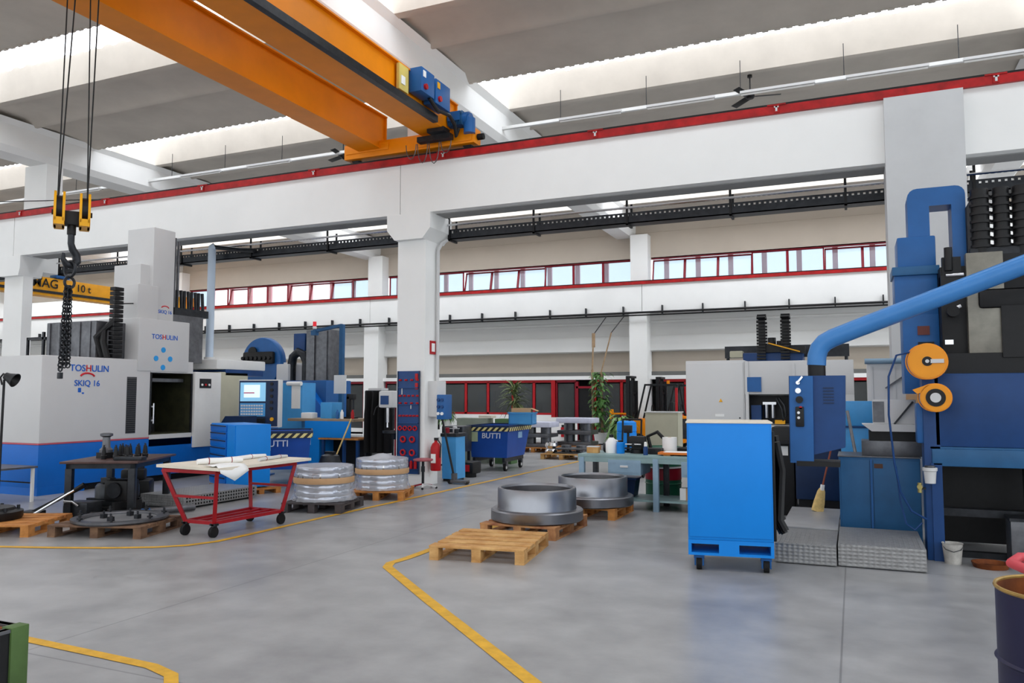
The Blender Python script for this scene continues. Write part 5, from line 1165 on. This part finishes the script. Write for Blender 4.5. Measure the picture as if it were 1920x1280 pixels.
# ================================================================== grey electrical cabinets
gc = thing('electrical_cabinet', 'big light grey electrical cabinet with blue placard and dark opening', 'cabinet', (-2.49, 12.8, 0))
b = MB().box(0, .92, 0, .6, .05, 2.26, .01).box(.92, 2.5, 0, .6, 1.72, 2.24, .01).box(1.60, 2.5, 0, .6, .05, 1.72).box(.92, 1.6, 0, .6, .05, 1.24).box(.92, 1.6, .4, .6, 1.24, 1.72)
b.build('body', CABGREY, gc)
B(.02, .90, -.015, 0, .1, 2.22, .006).build('door', CABGREY, gc)
MB().box(.93, .98, -.02, .0, .06, 2.24).box(1.63, 1.67, -.018, 0, .06, 2.2).build('door_edge', LGREY, gc)
B(.96, 1.17, -.022, -.0, 1.76, 1.99).build('placard', MBLUE, gc)
MB().prism([(.52, 1.60), (.58, 1.60), (.55, 1.655)], 'y', -.02, -.015).build('warning_sign', YELLOW, gc)
B(.46, .60, -.019, -.015, 1.37, 1.41).build('name_plate', PAPER, gc)
MB().box(.40, .43, -.024, -.015, .6, .75).cyl((.84, -.025, 1.35), (.84, -.015, 1.35), .012).build('lock', DARK, gc)
ins = MB().box(.95, 1.57, .36, .4, 1.26, 1.7).build('opening_back', BLACK, gc)
MB().cyl((1.22, .2, 1.35), (1.22, .2, 1.58), .03).cyl((1.32, .2, 1.35), (1.32, .2, 1.58), .03).box(1.17, 1.37, .17, .24, 1.56, 1.6).build('filter_bowl', CHROME, gc)
MB().box(1.0, 1.15, .1, .3, 1.24, 1.55).build('valve_block', NAVY, gc)
MB().tube([(1.42, .15, 1.66), (1.5, .1, 1.55), (1.52, .1, 1.4), (1.45, .15, 1.28)], .02, 6).tube([(1.38, .15, 1.66), (1.46, .1, 1.5), (1.48, .1, 1.35)], .016, 6).build('hose', DARK, gc)
MB().box(1.35, 1.5, .12, .25, 1.26, 1.32).build('yellow_valve', YELLOW, gc)
MB().cyl((1.05, -.01, 1.9), (1.05, -.0, 1.9), .01).build('rivet', LGREY, gc)
# dark mill behind the cabinets with the two cable chains
cm = thing('cable_chain_machine', 'dark navy machine with two upright black cable chains behind grey cabinets', 'machine', (-1.25, 14.5, 0))
B(-.55, .45, 0, .8, 0, 2.46, .02).build('body', NAVY, cm)
for x in (-.22, .18):
    c = MB(); n = 30
    for i in range(n):
        f = i / (n - 1)
        if f < .4: y, z, a = -.1, 2.35 + .62 * f / .4, 0
        elif f < .6: q = (f - .4) / .2 * PI; y, z, a = .06 - .16 * math.cos(q), 2.97 + .16 * math.sin(q), q
        else: y, z, a = .22, 2.97 - .62 * (f - .6) / .4, PI
        c.box(-.075, .075, -.02, .025, -.02, .02, .004, Matrix.Translation((x, y, z)) @ Matrix.Rotation(-a, 4, 'X'))
    c.build('cable_chain', BLACK, cm)
MB().box(-.2, .16, -.05, .25, 2.46, 2.6).cyl((-.05, 0, 2.6), (-.05, 0, 2.72), .07).cyl((.08, 0, 2.6), (.08, 0, 2.66), .05).box(.2, .5, -.05, .2, 2.44, 2.56).build('drive_head', BLACK, cm)
B(-.95, 1.2, .6, .7, 2.4, 2.62).build('cross_beam', DARK, cm)
MB().bar((-.1, -.12, 2.62), (.42, -.12, 2.46), .02).build('brass_bar', YELLOW, cm)
B(-.78, -.55, -.0, .2, 2.38, 2.5, .02).build('cream_box', TAN, cm)
for x in (-.9, 1.15): MB().cyl((x, .65, 0), (x, .65, 2.4), .03).build('stand_post', DARK, cm)

# ================================================================== pendant on the blue pipe arm
pn = thing('pendant_console', 'blue control pendant box hanging from a long blue pipe arm', 'control pendant', (-.34, 8.4, 1.03), 0)
MB().prism([(-.27, .02), (.25, .16), (.27, .87), (-.26, .87)], 'y', .03, .42).build('housing', NAVY, pn)
MB().prism([(-.26, .0), (-.04, .0), (-.03, .865), (-.25, .865)], 'y', -.015, .03).build('key_face', MBLUE, pn)
kk = MB()
for z, r_ in ((.80, .02), (.72, .028), (.50, .014), (.45, .014)): kk.cyl((-.17, -.045, z), (-.17, -.015, z), r_, seg=10)
kk.bar((-.17, -.045, .80), (-.12, -.07, .86), .02)
kk.build('knob', CHROME, pn)
MB().cyl((-.16, -.05, .63), (-.16, -.015, .63), .035).box(-.2, -.12, -.04, -.015, .36, .56, .01).build('black_switch', BLACK, pn); MB().cyl((-.15, -.04, .55), (-.15, -.015, .55), .015).build('red_button', RED, pn)
for i in range(6): MB().box(.06, .16, .024, .03, .74 - .03 * i, .752 - .03 * i).build('vent_slot', DNAVY, pn)
MB().cyl((.0, .2, .87), (.0, .2, 1.0), .085, seg=20).build('swivel_collar', BLACK, pn)
P0 = [(0, .2, .98), (.005, .2, 1.07), (.03, .2, 1.15), (.08, .2, 1.21), (.16, .2, 1.255), (.35, .2, 1.33), (1.8, .2, 1.88), (3.6, .25, 2.56)]
MB().tube(P0, .092, 16).build('arm_pipe', PIPEBLUE, pn)
MB().box(-.2, .2, -.02, .3, -.03, .02).build('under_tray', BLACK, pn)
MB().cyl((3.6, .25, -1.03), (3.6, .25, 2.7), .12, seg=20).build('arm_post', MBLUE, pn)

# dark chip unit and light blue cupboard below and behind
cu = thing('chip_conveyor', 'dark navy chip conveyor behind the wheeled blue cabinet and pendant', 'machine', (-.6, 11.8, 0))
B(-.18, .42, 0, .6, .25, 1.0, .02).build('housing', DNAVY, cu); B(-.5, -.2, .1, .6, 0, 1.25, .02).build('side_frame', BLACK, cu); B(-.15, .4, .05, .55, 0, .25).build('foot_frame', BLACK, cu)
B(-.45, .45, -.05, .6, 1.02, 1.06).build('top_rail', BLACK, cu); B(-.42, -.28, .085, .1, .85, .98).build('white_switch', PAPER, cu)
MB().box(-.2, -.17, -.02, 0, .88, .94).box(-.12, -.06, -.02, 0, .88, .94).build('gauge', PAPER, cu)
for i, lb in enumerate(('white cap bottle at the cabinet end of the chip conveyor rail', 'white cap bottle in the middle of the chip conveyor rail', 'white cap bottle at the broom end of the chip conveyor rail')):
    tag(MB().lathe([(0, 0), (.05, 0), (.05, .04), (.02, .06), (0, .06)], (-.58 + .17 * i, 11.95, 1.06), 14).build('bottle', PAPER), lb, 'bottle')
lbx = thing('light_blue_cupboard', 'glossy light blue cupboard between pendant and grey filter unit', 'cupboard', (-.05, 11.3, 0))
B(-.12, .36, 0, .5, 0, 1.28, .01).build('body', SKYBLUE, lbx); B(-.12, .36, .0, .04, 1.3, 1.63, .01).build('tilted_screen', SKYBLUE, lbx)
B(-.14, .38, -.02, .5, 1.28, 1.30).build('edge', NAVY, lbx)
lst = MB().cyl((-.0, 10.55, 1.0), (-.08, 10.95, 1.5), .02, seg=8); tag(lst.build('grey_rod', MIDSTEEL), 'grey rod leaning on the light blue cupboard', 'rod')

# blue machine cupboard with filter unit on it
bk = thing('machine_cupboard', 'steel blue machine cupboard behind the ribbed tread plate step', 'cupboard', (-.18, 9.88, 0))
B(0, .84, 0, .7, 0, 1.0, .012).build('body', MBLUE2, bk)
B(.02, .32, -.012, 0, .2, .97, .004).build('door', MBLUE2, bk); B(.36, .83, -.012, 0, .2, .97, .004).build('door', MBLUE2, bk)
B(.33, .35, -.02, 0, .2, .98).build('door_post', MBLUE, bk); B(.37, .46, -.018, -.012, .88, .93).build('brown_plate', mat('brown_plate', '#5a3a2a', .5), bk)
B(-.01, .85, -.01, .71, 1.0, 1.012).build('top_sheet', MIDSTEEL, bk)
fu = thing('filter_unit', 'grey stepped filter unit standing on the steel blue machine cupboard', 'filter unit', (.40, 10.2, 1.012))
B(-.33, .32, -.2, .2, 0, .17, .005).build('dark_base', MIDSTEEL, fu); B(-.25, .3, -.18, .2, .17, .28).build('black_gap', BLACK, fu)
MB().prism([(-.32, .36), (-.22, .28), (.32, .28), (.32, .36)], 'y', -.25, .2).build('grey_tray', LGREY, fu)
B(-.2, .25, -.1, .2, .36, .64, .008).build('upper_box', CABGREY, fu); B(-.2, -.08, -.104, -.1, .38, .62).build('box_door', MIDSTEEL, fu)
MB().bar((.02, -.12, .36), (.22, -.12, .62), .02).build('lever', DARK, fu)
cf = thing('grey_side_cabinet', 'grey control cabinet with pale blue pipe along its top behind blue cupboard', 'cabinet', (.2, 11.9, 0))
B(-.02, 1.0, 0, .6, 0, 2.18, .01).build('body', CABGREY, cf); MB().cyl((-.05, -.06, 2.17), (1.0, -.06, 2.17), .04, seg=10).build('pipe', BENCHBLUE, cf)
MB().box(.02, .05, -.012, 0, .2, 2.1).box(.3, .33, -.012, 0, .2, 2.1).box(.62, .65, -.012, 0, .2, 2.1).build('door_edge', LGREY, cf); B(.45, .6, -.014, 0, 1.55, 1.72).build('tan_plate', CARD, cf)
MB().bar((.2, -.03, 1.8), (.55, -.03, 2.05), .02).build('brace', MIDSTEEL, cf)

# ================================================================== big blue vertical boring machine
bmch = thing('boring_machine', 'large dark blue boring machine with arched casting beside the concrete pillar', 'machine', (.7, 9.3, 0))
def part(nm, mb, m, p=bmch): return mb.build(nm, m, p)
part('bed', MB().box(.06, 3.6, 0, 1.5, 1.17, 1.93, .02), NAVY)
part('bed_lip', MB().box(.03, 3.6, -.02, 1.5, .97, 1.15, .015).box(.02, 3.6, -.0, 1.4, 1.15, 1.17), MBLUE2)
part('leg', MB().box(-.04, .12, .0, .3, 0, 1.9, .01).box(.02, .12, -.02, .1, .0, 1.0), NAVY)
part('leg_cover', MB().box(-.1, .02, .02, .25, 1.2, 1.62, .02), MBLUE)
part('underside', MB().box(.2, 3.6, 1.0, 1.4, .05, .97), BLACK)
part('lower_frame', MB().box(.12, 3.6, .35, .5, .42, .5).box(.12, 3.6, .3, .4, 0, .06).box(.9, 1.0, .3, .45, 0, .97), DARK)
part('column_housing', MB().box(-.24, .2, .6, 1.1, 2.6, 3.1, .02).box(-.2, .19, .58, 1.1, 3.15, 3.5, .02).box(-.17, .2, .6, 1.1, 1.72, 2.62, .015), MBLUE)
part('column_flange', MB().box(-.26, .22, .56, 1.1, 3.06, 3.16, .01), MBLUE2)
part('rust_plate', MB().box(-.02, .1, .585, .6, 2.38, 2.48), mat('rust_red_plate', '#6e3a34', .5))
part('terminal', MB().box(-.02, .14, .57, .6, 2.1, 2.3), BLACK)
ao = [(-.08, 3.3), (-.08, 3.95)] + [(.02 - .1 * math.cos(t), 3.95 + .1 * math.sin(t)) for t in (.4, .8, 1.2, 1.57)] + [(.40 + .1 * math.sin(t), 3.95 + .1 * math.cos(t)) for t in (0, .4, .8, 1.2, 1.57)] + [ (.5, 2.9), (.36, 2.9), (.36, 3.84), (.14, 3.84), (.14, 3.3)]
part('arch', MB().prism(ao, 'y', .6, .95), MBLUE)
part('slide', MB().box(.2, .58, .35, 1.1, 2.0, 3.1, .01).box(.2, .5, .3, .5, 2.85, 3.0).cyl((.3, .3, 2.6), (.3, .2, 2.6), .06).cyl((.28, .3, 3.05), (.28, .3, 3.3), .04).box(.22, .4, .32, .4, 3.0, 3.2), BLACK)
part('bright_fitting', MB().cyl((.26, .28, 2.6), (.38, .28, 2.66), .025).box(.22, .3, .3, .34, 2.25, 2.3).cyl((.25, .3, 3.0), (.42, .3, 3.0), .02), CHROME)
part('ram_plate', MB().box(.44, .78, .25, .4, 2.15, 3.22, .005), mat('worn_ram_plate', '#8d8a80', .35, .5, var=.35, scale=3))
part('t_slot', MB().box(.54, 1.3, .22, .26, 2.62, 2.82, .04).box(.74, 1.3, .22, .26, 2.1, 2.64), BLACK)
part('cross_slide', MB().box(.78, 3.2, .3, 1.2, 1.93, 3.2).box(.1, 3.2, .25, 1.2, 1.93, 2.15), BLACK)
for i, (x, r) in enumerate(((.62, .09), (.82, .08), (1.02, .1), (1.2, .09))):
    c = MB().cyl((x, .5, 3.15), (x, .5, 3.95), r, seg=16)
    for k in range(7): c.cyl((x, .5, 3.3 + .09 * k), (x, .5, 3.33 + .09 * k), r * 1.25, seg=16)
    part('spring_cylinder', c, BLACK)
part('head_frame', MB().box(.5, 1.6, .42, .8, 3.1, 3.3, .02).tube([(.52, .5, 3.2), (.52, .5, 3.75), (.62, .5, 3.92)], .04, 8), DARK)
hw = MB()
for k in range(4): hw.tube([(.5, .55, 3.72 - .06 * k), (.6, .45, 3.62 - .07 * k), (.7, .5, 3.66 - .06 * k)], .012, 6)
part('hose', hw, BLACK)
# hose reels hung on the leg
def reel(loc, r, label, hub):
    t = thing('hose_reel', label, 'hose reel', loc, -8)
    MB().cyl((0, 0, 0), (0, .1, 0), r, seg=36).cyl((0, -.012, 0), (0, 0, 0), r * .93, seg=36).build('drum_cover', REEL, t)
    MB().lathe([(r * .93, 0), (r, .0), (r, .05), (r * .93, .05)], seg=36, closed=True, M=Matrix.Translation((-.03, .16, 0)) @ Matrix.Rotation(R(90), 4, 'X')).build('rear_flange', REEL, t)
    h = MB().cyl((0, -.02, 0), (0, -.012, 0), r * (.62 if hub else .26), seg=28).build('hub', BLACK, t)
    MB().cyl((0, -.035, 0), (0, -.02, 0), r * (.34 if hub else .1), seg=20).build('hub_cap', LGREY, h)
    B(-.04, .04, .1, .25, -.05, .05).build('bracket', BLACK, t)
    if not hub: B(.03, .15, -.03, -.02, -.02, .02).build('crank', LGREY, t)
    return t
reel((.70, 9.02, 2.05), .185, 'orange hose reel, upper of two on the blue machine leg', False)
r2 = reel((.76, 8.98, 1.68), .145, 'orange hose reel with black and white hub, lower of two', True)
MB().prism([(-.21, .08), (-.05, .14), (-.05, .06), (-.17, .04)], 'y', 0, .08).build('outlet', REEL, r2)
hp_ = [(.55, 9.1, 2.15), (.42, 9.1, 2.12), (.34, 9.1, 1.9), (.33, 9.1, 1.5), (.37, 9.15, 1.0), (.42, 9.2, .7), (.52, 9.25, .5), (.66, 9.28, .42)]
tag(MB().tube(hp_, .011, 7).build('air_hose', NAVY), 'thin blue air hose drooping from the upper reel in front of the blue cupboard', 'hose')
tag(MB().tube([(.39, 9.3, .95), (.42, 9.3, .6), (.47, 9.3, .36), (.55, 9.3, .30), (.62, 9.3, .38)], .009, 6).build('air_hose', NAVY), 'second thin blue hose looping low before the blue cupboard', 'hose')
lub = thing('lubricator', 'small grey lubricator pot on the front of the blue machine leg', 'pot', (.70, 9.2, .80))
MB().lathe([(0, 0), (.05, 0), (.06, .12), (.07, .13), (.07, .16), (0, .16)], seg=18).build('bowl', LGREY, lub); MB().cyl((0, 0, .16), (0, 0, .18), .05).build('lid', MIDSTEEL, lub); B(-.02, .02, .04, .1, .05, .1).build('bracket', DARK, lub)
vf = thing('brass_valve', 'small brass valve beside the grey lubricator pot', 'valve', (.60, 9.2, .74)); MB().cyl((0, 0, -.04), (0, 0, .06), .02).cyl((0, -.03, .02), (0, .03, .02), .025).build('body', mat('brass', '#a89a60', .4, .6), vf); B(0, .06, .02, .1, -.01, .01).build('bracket', DARK, vf)
pl_ = thing('white_pail', 'grubby white pail on the floor beside the blue machine leg', 'pail', (.88, 9.22, 0))
MB().lathe([(0, 0), (.075, 0), (.095, .2), (.1, .205), (.09, .2), (.07, .01), (0, .01)], seg=22).build('pail', mat('grubby_white', '#bdbab4', .6, var=.35, scale=9), pl_); MB().tube([(-.095, 0, .19), (-.07, -.07, .15), (0, -.1, .13), (.07, -.07, .15), (.095, 0, .19)], .004, 5).build('handle', DARK, pl_)
pbx = thing('grey_bin', 'dark grey bin on the floor under the blue machine bed', 'bin', (1.55, 9.25, 0)); B(-.15, .3, 0, .3, 0, .45, .01).build('body', MIDSTEEL, pbx); B(-.16, .31, -.01, .31, .45, .48).build('rim', DARK, pbx)
yb = thing('oil_tray', 'rusty oil tray on the floor under the blue machine bed', 'tray', (1.2, 9.15, 0)); MB().lathe([(0, .01), (.14, .01), (.16, .05), (.17, .05), (.15, 0), (0, 0)], seg=20).build('tray', RUST, yb)

# ================================================================== foreground barrel, red cart, crate
ba = thing('open_barrel', 'open dark blue barrel with rusty inside in front of the red cart handle', 'barrel', (.83, 4.05, 0))
MB().lathe([(0, 0), (.285, 0), (.29, .02), (.285, .04), (.285, .28), (.297, .29), (.285, .3), (.285, .56), (.297, .57), (.285, .58), (.285, .87)], seg=48).build('shell', BARRELB, ba)
MB().lathe([(.28, .868), (.289, .866), (.293, .873), (.29, .881), (.282, .882), (.278, .876)], seg=48, closed=True).build('rim', mat('worn_rim', '#a8884a', .5, .3, var=.5, scale=9), ba)
MB().lathe([(0, .05), (.275, .05), (.28, .1), (.28, .875)], seg=48).build('inside', RUST, ba)
rc = thing('red_hand_cart', 'red tubular cart handle showing behind the open barrel', 'hand cart', (.94, 5.3, 0))
lp_ = [(.55, -.28, .76), (.1, -.3, .76), (-.1, -.25, .76), (-.16, -.12, .77), (-.1, .02, .78), (.1, .06, .78), (.55, .05, .78)]
MB().tube(lp_, .028, 10).build('handle_tube', HOSE, rc)
MB().cyl((.4, -.28, .2), (.4, -.28, .76), .02).cyl((.4, .05, .2), (.4, .05, .78), .02).box(.3, 1.2, -.35, .2, .17, .22).build('frame', DARKRED, rc)
for y in (-.3, .15):
    for x in (.4, 1.1): MB().cyl((x, y - .03, .085), (x, y + .03, .085), .085, seg=18).build('wheel', RUBBER, rc)
ct = thing('steel_crate', 'dark steel crate with green corner post beside the yellow line bend', 'crate', (-3.68, 2.6, 0))
MB().box(-1.3, 0, -.03, 0, .04, .6).box(-1.3, 0, -1.2, -1.17, .04, .6).box(-.03, 0, -1.17, -.03, .04, .6).box(-1.3, -1.27, -1.17, -.03, .04, .6).build('panel', BLACK, ct)
MB().box(-1.27, -.03, -1.17, -.03, .04, .07).box(-1.26, -.031, -.06, -.03, .3, .59).build('rusty_lining', RUST, ct)
for x in (-1.3, -.0):
    for y in (-1.2, 0): B(x - .03 if x else -.06, x + .06 if x else .012, y - .02 if y else -.075, y + .05 if y else .012, 0, .606, .004).build('corner_post', CRATEG, ct)
MB().box(-1.3, .006, -.035, .006, .585, .60).box(-.04, .006, -1.2, 0, .585, .60).build('top_edge', MIDSTEEL, ct)
MB().box(-.0, .012, -1.15, -.08, .3, .33).build('side_rib', DARK, ct)
